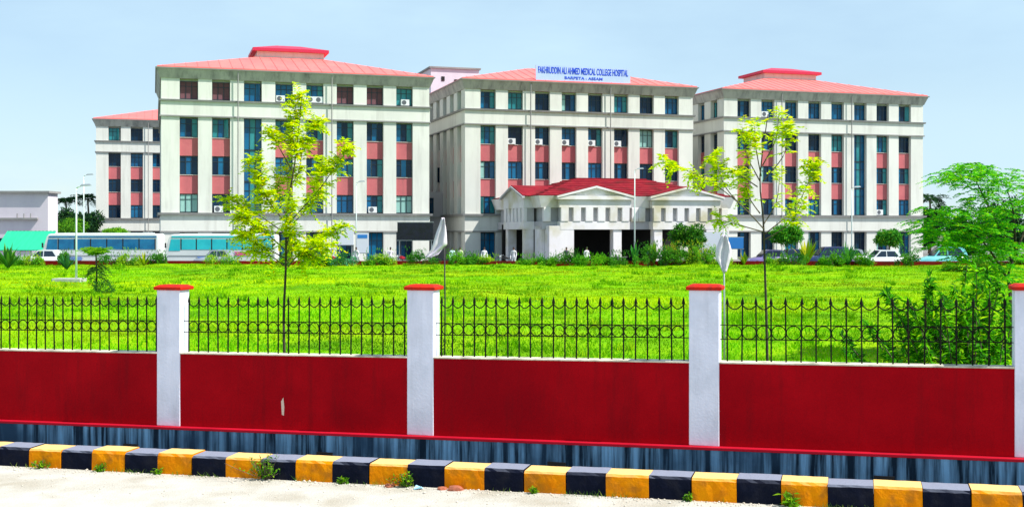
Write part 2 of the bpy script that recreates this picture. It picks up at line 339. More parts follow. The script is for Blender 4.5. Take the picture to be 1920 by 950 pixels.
def tone_pick():
    r = random.random()
    if r < .30: return 'glass_dark'
    if r < .50: return ('glass_dark', 'glass_blue', 'glass_dark')
    if r < .66: return ('glass_blue', 'glass_dark', 'glass_teal')
    if r < .82: return 'glass_blue'
    if r < .90: return ('glass_teal', 'glass_blue', 'glass_teal')
    if r < .94: return ('curtain', 'glass_dark', 'glass_blue')
    return 'glass_teal'
AC = []
def block(u0, v0, Wd, D, pitch, ww, label, stair=None, louvres=(), curtains=(), acs=(), cupola=True, side=True, nfront=8, origin=None):
    root = empty('hospital_block', origin if origin is not None else BP(u0, v0), BA, label=label, cat='building', group='blocks of the hospital')
    e0 = (Wd - 7 * pitch - ww) / 2; nb = 8
    xs = [e0 + i * pitch for i in range(nb)]
    spitch = 3.0; sw = 1.55; ns_ = max(2, int((D - 3.0 - sw) / spitch) + 1); es = (D - (ns_ - 1) * spitch - sw) / 2
    ys = [es + i * spitch for i in range(ns_)]
    B0 = -.9
    core = MB().box(.60, Wd - .02, .60, D - .02, B0, 16.6); obj('wall', core, 'cream', root)
    # pilasters in three tiers; corner piers are wider
    for (z0, z1) in ((B0, 2.50), (4.25, 12.88), (14.42, 16.32)):
        me_p = MB().box(0, pitch - ww, 0, .60, z0, z1).mesh('pilaster', 'cream'); me_s = MB().box(0, .60, 0, spitch - sw, z0, z1).mesh('pilaster', 'cream')
        for i in range(nb - 1): put('pilaster', me_p, root, (xs[i] + ww, 0, 0))
        obj('corner_pier', MB().add([(0, 0, z0), (e0, 0, z0), (e0, .62, z0), (.62, .62, z0), (.62, es, z0), (0, es, z0), (0, 0, z1), (e0, 0, z1), (e0, .62, z1), (.62, .62, z1), (.62, es, z1), (0, es, z1)], [(0, 1, 7, 6), (1, 2, 8, 7), (2, 3, 9, 8), (3, 4, 10, 9), (4, 5, 11, 10), (5, 0, 6, 11), (5, 4, 3, 2, 1, 0), (6, 7, 8, 9, 10, 11)]), 'cream', root)
        obj('corner_pier', MB().box(Wd - e0, Wd, 0, .62, z0, z1), 'cream', root)
        obj('corner_pier', MB().box(0, .62, D - es, D, z0, z1), 'cream', root)
        if side:
            for i in range(ns_ - 1): put('pilaster', me_s, root, (0, ys[i] + sw, 0))
        obj('side_wall', MB().box(Wd - .3, Wd - .005, .63, D - .005, z0, z1), 'cream', root)
    # bands and ledges running round the block
    def collar(nm, z0, z1, a, b, m_): obj(nm, MB().ring(0, Wd, 0, D, z0, z1, a, b, .9), m_, root)
    collar('band', 2.62, 4.05, .045, .045, 'cream'); collar('band', 13.0, 14.26, .045, .045, 'cream')
    collar('ledge', 2.50, 2.62, .10, .10, 'ledge'); collar('ledge', 4.05, 4.25, .26, .30, 'ledge')
    collar('ledge', 12.88, 13.0, .14, .14, 'ledge'); collar('ledge', 14.26, 14.42, .20, .24, 'ledge')
    collar('fascia', 16.32, 17.14, .08, .40, 'fascia'); collar('gutter', 17.14, 17.25, .48, .50, 'ledge')
    # front bays
    rp_me = [MB().box(0, ww, .36, .60, a, b).mesh('spandrel_panel', 'panel_red') for a, b in ((9.40, 11.02), (5.98, 7.65))]
    rp_sd = [MB().box(.36, .60, 0, sw, a, b).mesh('spandrel_panel', 'panel_red') for a, b in ((9.40, 11.02), (5.98, 7.65))]
    for i in range(nb):
        if i == stair:
            add_window(root, xs[i], .46, 14.46, ww, 1.66, 'glass_blue')
            for z in (4.27, 7.15, 10.02): add_window(root, xs[i], .46, z, ww, 2.86, ('glass_blue', 'glass_teal', 'glass_blue'))
            add_window(root, xs[i], .46, -.1, ww, 2.52, 'glass_dark'); continue
        for r, (z0, z1) in enumerate(ROWS):
            tn = tone_pick()
            if (i, r) in louvres: tn = 'louvre'
            if (i, r) in curtains: tn = 'curtain'
            add_window(root, xs[i], .46, z0, ww, z1 - z0 + .02, tn)
        for m_ in rp_me: put('spandrel_panel', m_, root, (xs[i], 0, 0))
        obj('sill', MB().box(xs[i] - .0, xs[i] + ww, .30, .599, 11.022, 11.058), 'cream', root); obj('sill', MB().box(xs[i], xs[i] + ww, .30, .599, 7.652, 7.688), 'cream', root)
    if side:
        for i in range(ns_):
            for r, (z0, z1) in enumerate(ROWS): add_window(root, .46, ys[i] + sw, z0, sw, z1 - z0 + .02, random.choice(['glass_dark', 'glass_dark', 'glass_blue', 'glass_teal']), -R(90))
            for m_ in rp_sd: put('spandrel_panel', m_, root, (0, ys[i], 0))
    for (i, r, dx) in acs:
        AC.append((root.matrix_basis @ Vector((xs[i] + dx, .1, ROWS[r][0] + .02)), label))
    # hipped sheet roof, cupola
    cx, cy = Wd / 2, D / 2; hw, hd, zt = 3.4, 2.6, 19.55
    rf = MB(); a = .35
    rf.loft([[(-a, -a, 17.2), (Wd + a, -a, 17.2), (Wd + a, D + a, 17.2), (-a, D + a, 17.2)], [(-a, -a, 17.36), (Wd + a, -a, 17.36), (Wd + a, D + a, 17.36), (-a, D + a, 17.36)], [(cx - hw, cy - hd, zt), (cx + hw, cy - hd, zt), (cx + hw, cy + hd, zt), (cx - hw, cy + hd, zt)]])
    ro = obj('roof', rf, 'roof_coral', root)
    for k in range(25):                            # standing seams on the front slope
        x0 = -a + (Wd + 2 * a) * (k + .5) / 25; x1 = max(cx - hw, min(cx + hw, x0))
        if x0 < cx - hw: f_ = (x0 + a) / (cx - hw + a)
        elif x0 > cx + hw: f_ = (Wd + a - x0) / (Wd + a - cx - hw)
        else: f_ = 1
        obj('seam', MB().tube([(x0, -a + .02, 17.37), (x0, -a + (cy - hd + a) * f_ - .02, 17.36 + (zt - 17.36) * f_)], .035, 4), 'roof_coral', ro)
    if cupola:
        h1, h2 = hw - .15, hd - .15
        cu = obj('cupola', MB().box(cx - h1, cx + h1, cy - h2, cy + h2, zt - .3, zt + .62), 'cream', root)
        cr = MB(); o_ = .45
        cr.loft([[(cx - h1 - o_, cy - h2 - o_, zt + .62), (cx + h1 + o_, cy - h2 - o_, zt + .62), (cx + h1 + o_, cy + h2 + o_, zt + .62), (cx - h1 - o_, cy + h2 + o_, zt + .62)], [(cx - h1 - o_, cy - h2 - o_, zt + .9), (cx + h1 + o_, cy - h2 - o_, zt + .9), (cx + h1 + o_, cy + h2 + o_, zt + .9), (cx - h1 - o_, cy + h2 + o_, zt + .9)], [(cx - 1.2, cy - .3, zt + 1.55), (cx + 1.2, cy - .3, zt + 1.55), (cx + 1.2, cy + .3, zt + 1.55), (cx - 1.2, cy + .3, zt + 1.55)]])
        obj('cupola_roof', cr, 'roof_crimson', cu)
    # rain water pipes
    for xp in (xs[2] - .55, xs[5] - .5):
        obj('drain_pipe', MB().tube([(xp, -.33, B0), (xp, -.33, 17.1)], .055, 6), 'ledge', root)
    return root
block(0, 0, 24.56, 19.55, 2.823, 1.6, 'cream hospital block with dark louvred top windows, behind the young yellow green tree', stair=2, louvres=((0, 0), (1, 0), (5, 0), (6, 0)), curtains=((0, 3), (7, 3)), acs=((3, 0, .1), (4, 0, .1), (4, 0, .85), (7, 0, .5), (1, 3, .2), (6, 3, .2)))
block(28.1, 0, 24.1, 19.55, 2.78, 1.55, 'cream hospital block carrying the blue name board, behind the porch', curtains=((6, 1),), acs=((1, 1, .02), (2, 1, .02), (3, 1, .02), (4, 1, .02), (5, 1, .02)), cupola=False)
block(55.75, 0, 24.1, 19.55, 2.78, 1.55, 'cream hospital block with red cupola roof, furthest from the parked buses', stair=5, acs=((1, 0, .1), (6, 3, .1)))
block(0, 0, 24.1, 19.55, 2.78, 1.55, 'smaller looking cream hospital block set far back behind the palms and buses', origin=Vector(((180 - 960) / FPX * 154, 154, 0)), side=False)
acb = MB().box(0, .78, 0, .32, 0, .56)
acb_me = acb.mesh('casing', 'ac_white'); 
gm = MB(); gm.loft([[(.28 + .22 * math.cos(t), -.012, .28 + .22 * math.sin(t)) for t in [2 * math.pi * k / 14 for k in range(14)]], [(.28 + .22 * math.cos(t), .004, .28 + .22 * math.sin(t)) for t in [2 * math.pi * k / 14 for k in range(14)]]]); gm_me = gm.mesh('fan_grille', 'ac_grill')
for i, (p, lb) in enumerate(AC):
    which = 'louvred top windows' if 'louvred' in lb else ('blue name board' if 'name board' in lb else 'red cupola beyond the porch')
    t = empty('air_conditioner', p, BA, label='white air conditioner unit at a window of the block with ' + which, cat='air conditioner', group='air conditioners on the block with the ' + which)
    put('casing', acb_me, t); put('fan_grille', gm_me, t)
    obj('bracket', MB().box(.05, .10, .0, .36, -.04, -.003).box(.68, .73, .0, .36, -.04, -.003), 'ac_grill', t)
# name board on the roof edge
t = empty('name_board', BP(35.2, -.25, 17.30), BA, label='long pale blue board with blue hospital name lettering on the roof edge', cat='sign')
obj('board', MB().box(0, 10.0, 0, .12, .10, 1.58), 'sign_face', t)
for i in range(6): obj('post', MB().box(.3 + i * 1.85, .38 + i * 1.85, .125, .22, -.12, 1.5), 'steel', t)
def text_mesh(body, width, height):
    cu = bpy.data.curves.new('txt', 'FONT'); cu.body = body; cu.size = 1; cu.extrude = .012; cu.offset = .012
    o = bpy.data.objects.new('txt', cu); COL.objects.link(o); bpy.context.view_layer.update()
    me_ = bpy.data.meshes.new_from_object(o.evaluated_get(bpy.context.evaluated_depsgraph_get())); bpy.data.objects.remove(o)
    co = np.array([v_.co[:] for v_ in me_.vertices]); mn, mxx = co.min(0), co.max(0)
    for v_ in me_.vertices:
        c = v_.co; v_.co = ((c.x - mn[0]) / (mxx[0] - mn[0]) * width, -c.z * .8, (c.y - mn[1]) / (mxx[1] - mn[1]) * height)
    me_.update(); return me_
for body, w_, h_, x_, z_ in (('FAKHRUDDIN ALI AHMED MEDICAL COLLEGE HOSPITAL', 9.5, .66, .25, .78), ('BARPETA : ASSAM', 4.0, .28, 3.0, .28)):
    tm = text_mesh(body, w_, h_); tm.materials.clear(); tm.materials.append(MATS['sign_letter']); put('lettering', tm, t, (x_, -.014, z_))
# linking corridors between the blocks and the tall block behind
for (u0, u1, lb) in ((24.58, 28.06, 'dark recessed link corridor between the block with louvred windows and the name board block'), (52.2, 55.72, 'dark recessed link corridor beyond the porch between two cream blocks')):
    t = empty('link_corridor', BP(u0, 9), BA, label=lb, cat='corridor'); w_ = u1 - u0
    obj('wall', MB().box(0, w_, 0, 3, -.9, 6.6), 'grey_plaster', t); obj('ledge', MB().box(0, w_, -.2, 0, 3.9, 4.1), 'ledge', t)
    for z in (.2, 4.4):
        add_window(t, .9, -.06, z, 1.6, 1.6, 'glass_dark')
t = empty('rear_block', BP(31.2, 28), BA, label='pale lavender flat roofed tower block rising behind the hospital roofs', cat='building')
obj('wall', MB().box(0, 6.0, 0, 12, -.9, 22.1), 'lavender', t); obj('roof_slab', MB().box(-.2, 6.2, -.2, 12.2, 22.1, 22.3), 'ledge', t)
for (x, z) in ((1.3, 20.6), (2.9, 20.3)): obj('vent', MB().box(x, x + .4, -.05, -.004, z, z + .55), 'porch_dark', t)

# ------------------------------------------------------------------ porch
PV = -15.0
t = empty('entrance_porch', BP(30.3, PV), BA, label='white porticoed entrance porch with pediments and dark red tiled roof', cat='porch')
LX, LY = 19.6, 14.9
ZC0, ZC1, ZE = 3.44, 4.63, 5.64
def pier(x0, x1, y0, y1, z0=-.6, z1=3.05, nm='pier', m_='white_plaster'): obj(nm, MB().box(x0, x1, y0, y1, z0, z1), m_, t, bevel=.02)
# lintel and frieze core, set back at the corners and between the gables
obj('lintel', MB().ring(1.0, LX - 1.0, 1.0, LY - .1, 2.75, ZC0, 0, 0, .9), 'grey_plaster', t)
obj('frieze', MB().ring(1.0, LX - 1.0, 1.0, LY - .1, ZC0, ZC1, -.25, -.25, .8), 'grey_plaster', t)
obj('cornice', MB().ring(1.0, LX - 1.0, 1.0, LY - .1, ZC1, ZE, .18, .50, .9), 'white_plaster', t)
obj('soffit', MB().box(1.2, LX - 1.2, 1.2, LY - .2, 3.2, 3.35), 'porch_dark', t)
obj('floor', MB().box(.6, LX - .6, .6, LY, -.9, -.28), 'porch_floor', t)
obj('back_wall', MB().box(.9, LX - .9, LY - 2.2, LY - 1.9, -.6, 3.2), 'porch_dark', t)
GB = [(2.3, 8.7), (10.9, 17.3)]
def corbel(x, y, wx, wy):
    m_ = MB().loft([[(x, y, ZC0), (x + wx, y, ZC0), (x + wx, y + wy, ZC0), (x, y + wy, ZC0)], [(x - .01, y - .02, ZC1), (x + wx + .01, y - .02, ZC1), (x + wx + .01, y + wy, ZC1), (x - .01, y + wy, ZC1)]])
    obj('corbel', m_, 'white_plaster', t, bevel=.03)
roofm = []
for (g0, g1) in GB:
    obj('lintel', MB().box(g0, g1, .1, .98, 2.75, ZC0), 'white_plaster', t); obj('frieze', MB().box(g0 + .1, g1 - .1, .32, .98, ZC0, ZC1), 'grey_plaster', t)
    obj('cornice', MB().box(g0 - .1, g1 + .1, .02, .52, ZC1, ZE - .32), 'white_plaster', t); obj('cornice_lip', MB().box(g0 - .32, g1 + .32, -.2, .52, ZE - .32, ZE), 'white_plaster', t)
    gm_ = (g0 + g1) / 2; ap = ZE + .86
    obj('pediment', MB().prism([(g0 - .2, ZE), (g1 + .2, ZE), (gm_, ap - .12)], .05, .5), 'white_plaster', t)
    for sg in (-1, 1):
        e_ = g0 - .38 if sg < 0 else g1 + .38
        obj('raking_cornice', MB().prism([(e_, ZE - .02), (gm_, ap), (gm_, ap - .17), (e_ + .0, ZE - .19)] if sg < 0 else [(gm_, ap - .17), (gm_, ap), (e_, ZE - .02), (e_, ZE - .19)], -.26, .03), 'white_plaster', t)
        obj('gable_roof', MB().loft([[(e_ - sg * -.02, -.2, ZE + .0), (e_, -.2, ZE + .06), (gm_, -.2, ap + .06), (gm_, -.2, ap)], [(e_, 7.2, ZE + .0), (e_, 7.2, ZE + .06), (gm_, 7.2, ap + .06), (gm_, 7.2, ap)]][::sg]), 'tile_roof', t)
    n_ = 6
    for i in range(n_): corbel(g0 + .05 + i * (g1 - g0 - .1 - .68) / (n_ - 1), .04, .68, .3)
for x in (1.05, 9.2, 9.85, 17.9): corbel(x, .78, .62, .45)
# left side gable and corbels
sy0, sy1 = 3.2, 9.4; sm = (sy0 + sy1) / 2
obj('cornice', MB().box(.0, 1.0, sy0, sy1, ZC1, ZE), 'white_plaster', t)
obj('lintel', MB().box(.0, .98, sy0, sy1, 2.75, ZC0), 'white_plaster', t)
obj('frieze', MB().box(.3, .98, sy0 + .1, sy1 - .1, ZC0, ZC1), 'grey_plaster', t)
obj('pediment', MB().loft([[(-.02, sy0 - .3, ZE), (-.02, sm, ZE + .9), (-.02, sy1 + .3, ZE)], [(.5, sy0 - .3, ZE), (.5, sm, ZE + .9), (.5, sy1 + .3, ZE)]]), 'white_plaster', t)
for sg, e_ in ((-1, sy0 - .4), (1, sy1 + .4)):
    obj('raking_cornice', MB().loft([[(-.3, e_, ZE - .15), (-.3, sm, ZE + .82), (-.3, sm, ZE + 1.0), (-.3, e_, ZE + .02)], [(-.03, e_, ZE - .15), (-.03, sm, ZE + .82), (-.03, sm, ZE + 1.0), (-.03, e_, ZE + .02)]]), 'grey_plaster', t)
    obj('gable_roof', MB().loft([[(-.2, e_, ZE + .03), (-.2, sm, ZE + 1.01), (-.2, sm, ZE + 1.07), (-.2, e_, ZE + .09)], [(6.5, e_, ZE + .03), (6.5, sm, ZE + 1.01), (6.5, sm, ZE + 1.07), (6.5, e_, ZE + .09)]]), 'tile_roof', t)
for i in range(6): corbel(.02, sy0 + .05 + i * (sy1 - sy0 - .78) / 5, .3, .68)
# hipped tile roof, in courses
m_ = MB(); nc = 9
for i in range(nc):
    f0, f1 = i / nc, (i + 1) / nc + .015
    def rc(f, dz):
        x0, x1, y0, y1 = .55 + (6.2 - .55) * f, LX - .55 - (6.2 - .55) * f, .5 + 6.6 * f, LY - .1 - 5.9 * f
        z = ZE + .02 + 1.72 * f + dz
        return [(x0, y0, z), (x1, y0, z), (x1, y1, z), (x0, y1, z)]
    o = MB().loft([rc(f0, 0), rc(f0, .07), rc(f1, .0)]); obj('roof_course', o, 'tile_roof', t)
obj('ridge', MB().box(6.3, LX - 6.3, 7.0, 8.9, ZE + 1.66, ZE + 1.86), 'tile_roof', t)
# piers and columns
pier(1.3, 3.55, .12, 1.4); pier(LX - 3.55, LX - 1.3, .12, 1.4)
for x in (7.2, 11.05): pier(x, x + .78, .2, 1.0, nm='column')
pier(.15, .95, 3.3, 4.1, nm='column'); pier(.15, .95, 8.4, 9.2, nm='column'); pier(1.0, 1.29, 1.3, 3.2); pier(LX - .95, LX - .15, 3.3, 4.1, nm='column'); pier(LX - .95, LX - .15, 8.4, 9.2, nm='column')

# ------------------------------------------------------------------ lawn edge wall, lamps, boards, small buildings
lw = MB(); k0, k1 = -70, 70
t = obj('lawn_edge_wall', MB().loft([[(k0, farY(k0) - .12, -.6), (k0, farY(k0) + .12, -.6), (k0, farY(k0) + .12, .30), (k0, farY(k0) - .12, .30)], [(k1, farY(k1) - .12, -.6), (k1, farY(k1) + .12, -.6), (k1, farY(k1) + .12, .30), (k1, farY(k1) - .12, .30)]]), 'edge_red', label='long low red painted edging wall at the far side of the lawn', cat='wall')
def lamp_post(x, Y, top, z0, label, arm=.9, slab_=False):
    p = at(x, 480, Y); zt = at(x, top, Y).z
    t = empty('lamp_post', (p.x, Y, z0), 0, label=label, cat='lamp post', group='lamp posts of the hospital grounds')
    h = zt - z0
    obj('pole', MB().tube([(0, 0, 0), (0, 0, h * .5), (0, 0, h - .1)], [.06, .05, .04], 8), 'pole_white', t, True)
    obj('arm', MB().tube([(0, 0, h - .1), (arm * .4, 0, h), (arm, 0, h + .05)], .03, 6), 'pole_white', t, True)
    obj('lamp_head', MB().loft([[(arm - .1, -.1, h + .02), (arm + .5, -.1, h + .06), (arm + .5, .1, h + .06), (arm - .1, .1, h + .02)], [(arm, -.06, h + .13), (arm + .42, -.06, h + .15), (arm + .42, .06, h + .15), (arm, .06, h + .13)]]), 'steel', t)
    obj('base_plate', MB().box(-.18, .18, -.18, .18, 0, .03), 'concrete', t)
lamp_post(143, 62, 350, .0, 'slim white lamp post standing on the concrete slab in the lawn', .3)
lamp_post(157, 97, 329, -.35, 'taller slim white lamp post behind the parked bus', .3)
lamp_post(1190, 95, 318, -.35, 'white lamp post standing in front of the entrance porch', .25)
lamp_post(668, 99, 342, -.35, 'slim lamp post beside the white notice board', .25)
lamp_post(1597, 98, 352, -.35, 'slim lamp post in front of the block with the glazed stairwell by the white car', .25)
p = at(130, 519, 62.3)
obj('concrete_slab', MB().box(-.75, .75, -.5, .5, -.06, .14), 'concrete', loc=(p.x, 62.3, 0.02), bevel=.02, label='flat grey concrete slab in the grass under the lamp post', cat='slab')
def board(name, x0, x1, y0, y1, Y, m_, label, cat, z0=-.35, th=.1, rz=0):
    a = at(x0, y1, Y); b = at(x1, y0, Y); w_ = b.x - a.x
    t = empty(name, (a.x, Y, z0), rz, label=label, cat=cat)
    obj('panel', MB().box(0, w_, 0, th, a.z - z0, b.z - z0), m_, t, bevel=.01)
    obj('rim', MB().box(-.05, w_ + .05, .02, th - .01, b.z - z0 + .002, b.z - z0 + .05).box(-.05, w_ + .05, .02, th - .01, a.z - z0 - .05, a.z - z0 - .002), 'steel', t)
    for xx in (.12, w_ - .2): obj('post', MB().box(xx, xx + .08, th + .003, th + .085, 0, b.z - z0 - .05), 'steel', t)
    return t
board('display_board', 745, 812, 417, 450, 101, 'black_board', 'large black display board on posts in front of the hospital block', 'display board', th=.22)
board('notice_board', 633, 663, 424, 459, 102, 'board_white', 'plain white hoarding board on posts beside the young tree', 'notice board')
nb_ = board('notice_board', 668, 691, 437, 474, 98, 'board_white', 'small white notice board with a blue header near the black display board', 'notice board')
a_ = at(668, 474, 98); b_ = at(691, 437, 98); obj('header', MB().box(.1, b_.x - a_.x - .1, -.012, -.002, b_.z + .35 - .42, b_.z + .35 - .12), 'board_blue', nb_)
board('direction_board', 1366, 1394, 445, 466, 97, 'board_blue', 'plain blue board on posts behind the white cloth flag', 'sign')
board('hoarding', 1312, 1364, 436, 472, 99, 'board_white', 'pale white hoarding board beside the dark round tree', 'notice board')
# low building and green awning at the edge
t = empty('low_building', at(-60, 470, 122), 0, label='long low lavender building with flat dark roof edge by the palms', cat='building'); t.location.z = -.35
w_ = at(90, 0, 122).x - at(-60, 0, 122).x
zt = at(0, 362, 122).z + .35; zl = at(0, 410, 122).z + .35
obj('wall', MB().box(0, w_, 0, 2.6, -.4, zt), 'lavender', t); obj('roof_slab', MB().box(-.3, w_ + .25, -.35, 2.9, zt, zt + .22), 'ledge', t); obj('ledge', MB().box(0, w_ - 1.0, -.35, 0, zl - .1, zl + .1), 'ledge', t)
for i in range(4): add_window(t, 1.2 + i * 2.1, -.06, .9, 1.2, 1.3, 'glass_dark')
for x in (5.2, 5.9, 6.6): obj('pipe', MB().tube([(x, -.2, zl + .1), (x, -.2, zl + .55)], .05, 6), 'ledge', t)
t = empty('green_awning', at(-10, 470, 104), 0, label='bright green sheet awning on posts beside the parked bus', cat='awning'); t.location.z = -.35
w_ = at(84, 0, 104).x - at(-10, 0, 104).x; z1 = at(0, 434, 104).z + .35; z0 = at(0, 470, 104).z + .35
m_ = MB(); n_ = 26
m_.loft([[(w_ * i / n_, 0, z0 + .03 * (i % 2)) for i in range(n_ + 1)] + [(w_ * i / n_, 2.6, z1 + .03 * (i % 2)) for i in range(n_, -1, -1)], [(w_ * i / n_, 0, z0 + .05 + .03 * (i % 2)) for i in range(n_ + 1)] + [(w_ * i / n_, 2.6, z1 + .05 + .03 * (i % 2)) for i in range(n_, -1, -1)]])
obj('sheet', m_, 'awning_green', t)
for x in (.3, w_ / 2, w_ - .3): obj('post', MB().tube([(x, .12, 0), (x, .12, z0)], .05, 6), 'steel', t); obj('post', MB().tube([(x, 2.45, 0), (x, 2.45, z1 - .05)], .05, 6), 'steel', t)

# ------------------------------------------------------------------ vehicles
def circ(r, n=20): return [(r * math.cos(2 * math.pi * k / n), r * math.sin(2 * math.pi * k / n)) for k in range(n)]
def wheel(parent, x, y, r, w_, out):
    m_ = MB(); prof = [(r * .62, -w_ / 2), (r * .93, -w_ / 2), (r, -w_ * .3), (r, w_ * .3), (r * .93, w_ / 2), (r * .62, w_ / 2)]
    rings = [[(a * math.cos(t), b, a * math.sin(t)) for t in [2 * math.pi * k / 20 for k in range(20)]] for a, b in prof]
    m_.loft(rings, cap=True)
    o = obj('wheel', m_, 'rubber', parent, True, (x, y, r))
    k = MB(); yo = out * (w_ / 2 + .004)
    k.loft([[(a, yo - .02 * out, b) for a, b in circ(r * .62)], [(a, yo, b) for a, b in circ(r * .56)], [(a, yo - .03 * out, b) for a, b in circ(r * .2)]]); obj('rim', k, 'rim', o)
    return o
def bus(x0, Y, L, rz, glass, label, decals, z0=-.35, H=2.7):
    p = at(x0, 480, Y); t = empty('parked_bus', (p.x, Y, z0), rz, label=label, cat='bus')
    Wd = 2.35; prof = [(.12, .42), (.02, .75), (.04, 1.25), (.30, 2.2), (.42, H - .2), (.55, H - .05), (.75, H), (L - .2, H), (L - .06, H - .05), (L, H - .2), (L, .42)]
    def sect(y, k): return [(a, y, .42 + (b - .42) * k if b > .42 else b) for a, b in prof]
    b = MB(); b.loft([sect(Wd - .0, .975), sect(Wd - .06, 1), sect(.06, 1), sect(0, .975)]); obj('body', b, 'bus_white', t, bevel=.03)
    n_ = 6; x = 1.35; pw = (L - 1.55) / n_
    for i in range(n_):
        for y in (-.022, Wd + .002): obj('side_window', MB().box(x + i * pw + .05, x + (i + 1) * pw - .05, y, y + .02, 1.46, 2.30), glass, t)
    obj('driver_window', MB().prism([(.36, 1.36), (1.27, 1.36), (1.27, 2.30), (.54, 2.30)], -.022, -.002), glass, t)
    obj('windscreen', MB().loft([[(.05, .25, 1.25), (.05, Wd - .25, 1.25), (.30, Wd - .3, 2.24), (.30, .3, 2.24)], [(.02, .25, 1.25), (.02, Wd - .25, 1.25), (.265, Wd - .3, 2.24), (.265, .3, 2.24)]]), 'car_glass', t)
    obj('roof_rail', MB().box(1.2, L - .8, .2, .26, H + .002, H + .07).box(1.2, L - .8, Wd - .26, Wd - .2, H + .002, H + .07), 'bus_white', t)
    obj('rub_strip', MB().box(.3, L - .05, -.028, -.003, .93, 1.0), 'steel', t)
    for y in (.3, Wd - .6): obj('headlight', MB().box(-.03, .03, y, y + .3, .72, .9), 'lamp_clear', t)
    for (a, b_, c, d, m_) in decals: obj('decal', MB().prism([(a, c), (b_, c), (b_ + .15, (c + d) / 2), (b_, d), (a, d), (a + .2, (c + d) / 2)], -.034, -.029), m_, t)
    for xw in (1.9, L - 2.3):
        for y, s_ in ((.16, -1), (Wd - .16, 1)): wheel(t, xw, y, .46, .28, s_)
    for i in range(n_ + 1): obj('window_divider', MB().box(x + i * pw - .045, x + i * pw + .045, -.018, -.003, 1.44, 2.32), 'rubber', t)
    obj('roof_stripe', MB().box(.6, L - .1, -.03, -.004, 2.43, 2.56), glass, t); obj('skirt', MB().box(.3, L - .1, -.03, -.004, .40, .52), 'rubber', t)
    obj('mirror', MB().box(.1, .18, -.28, -.08, 1.6, 2.0), 'rubber', t)
bus(308, 95.6, 8.95, R(3), 'bus_glass', 'white bus with turquoise windows and pink graphic behind the young tree', ((5.6, 6.9, .98, 1.28, 'decal_pink'), (2.6, 4.4, .5, .9, 'decal_blue')))
bus(78, 96.5, 9.45, R(2), 'bus_glass_dark', 'white bus with dark blue windows and sloped nose beside the green awning', ((1.2, 3.2, .55, .85, 'decal_blue'),), H=2.75)
def car(x0, Y, L, rz, paint, label, z0=-.35, suv=False):
    p = at(x0, 480, Y); t = empty('parked_car', (p.x, Y, z0), rz, label=label, cat='car', group='cars parked beyond the lawn')
    Wd = 1.66; Hb = .92 if not suv else 1.02; Ht = 1.47 if not suv else 1.72; s_ = L / 4.0
    st = [(0, .45, .62, .62), (.12, .30, .72, .74), (.9, .24, Hb - .06, .82), (1.25, .24, Hb, .83), (2.9, .24, Hb + .02, .83), (3.6, .26, Hb, .80), (3.9, .34, Hb - .06, .74), (4.0, .48, .70, .64)]
    rings = []
    for x, zb_, zt_, hw in st:
        c = Wd / 2; x *= s_
        rings.append([(x, c - hw + .05, zb_), (x, c - hw, zb_ + (zt_ - zb_) * .45), (x, c - hw + .06, zt_ - .03), (x, c - hw + .2, zt_), (x, c + hw - .2, zt_), (x, c + hw - .06, zt_ - .03), (x, c + hw, zb_ + (zt_ - zb_) * .45), (x, c + hw - .05, zb_)])
    b = MB(); b.loft([r_ for r_ in rings]); obj('body', b, paint, t, True)
    tail = 3.55 if not suv else 3.9
    cab = [(1.15 * s_, Hb - .03), (1.75 * s_, Ht - .04), (2.1 * s_, Ht), (tail * .86 * s_, Ht - .01), (tail * .93 * s_, Ht - .07), (tail * s_, Hb - .03)]
    c = MB(); c.loft([[(x, Wd - .10 - .12 * (z > Hb), z) for x, z in cab], [(x, .10 + .12 * (z > Hb), z) for x, z in cab]]); obj('cabin', c, paint, t)
    def pane(poly, nm='side_window'):
        for f in (0, 1):
            y = lambda z: (.10 + .12 * min(1, max(0, (z - Hb + .03) / (Ht - Hb)))) if f == 0 else Wd - (.10 + .12 * min(1, max(0, (z - Hb + .03) / (Ht - Hb))))
            d = -.012 if f == 0 else .012
            r1 = [(x, y(z) + d, z) for x, z in poly]; r2 = [(x, y(z) - d * 3, z) for x, z in poly]
            obj(nm, MB().loft([r2, r1] if f == 0 else [r1, r2]), 'car_glass', t)
    pane([(1.32 * s_, Hb + .02), (1.80 * s_, Ht - .10), (2.22 * s_, Ht - .09), (2.22 * s_, Hb + .02)])
    pane([(2.30 * s_, Hb + .02), (2.30 * s_, Ht - .09), (tail * .84 * s_, Ht - .10), (tail * .93 * s_, Hb + .02)])
    obj('windscreen', MB().loft([[(1.17 * s_, .22, Hb + .02), (1.17 * s_, Wd - .22, Hb + .02), (1.70 * s_, Wd - .3, Ht - .06), (1.70 * s_, .3, Ht - .06)], [(1.13 * s_, .22, Hb + .03), (1.13 * s_, Wd - .22, Hb + .03), (1.68 * s_, Wd - .3, Ht - .04), (1.68 * s_, .3, Ht - .04)]]), 'car_glass', t)
    for y in (.2, Wd - .5): obj('headlight', MB().box(.02, .1, y, y + .3, .58, .70), 'lamp_clear', t); obj('tail_lamp', MB().box(L - .1, L - .01, y, y + .3, .62, .76), 'lamp_red', t)
    for xw in (.78 * s_, 3.2 * s_):
        for y, o_ in ((.12, -1), (Wd - .12, 1)): wheel(t, xw, y, .31, .2, o_)
    obj('bumper', MB().box(-.03, .12, .2, Wd - .2, .32, .5), 'rubber', t)
    return t
car(1615, 92.6, 3.75, R(4), 'car_white', 'white saloon car parked behind the red edging wall by a round green tree')
car(1726, 91.9, 3.95, R(2), 'car_teal', 'pale turquoise tall car parked beyond the lawn near the feathery tree', suv=True)
car(1405, 93.6, 3.5, R(5), 'car_violet', 'violet car parked behind the lawn under the second young tree')
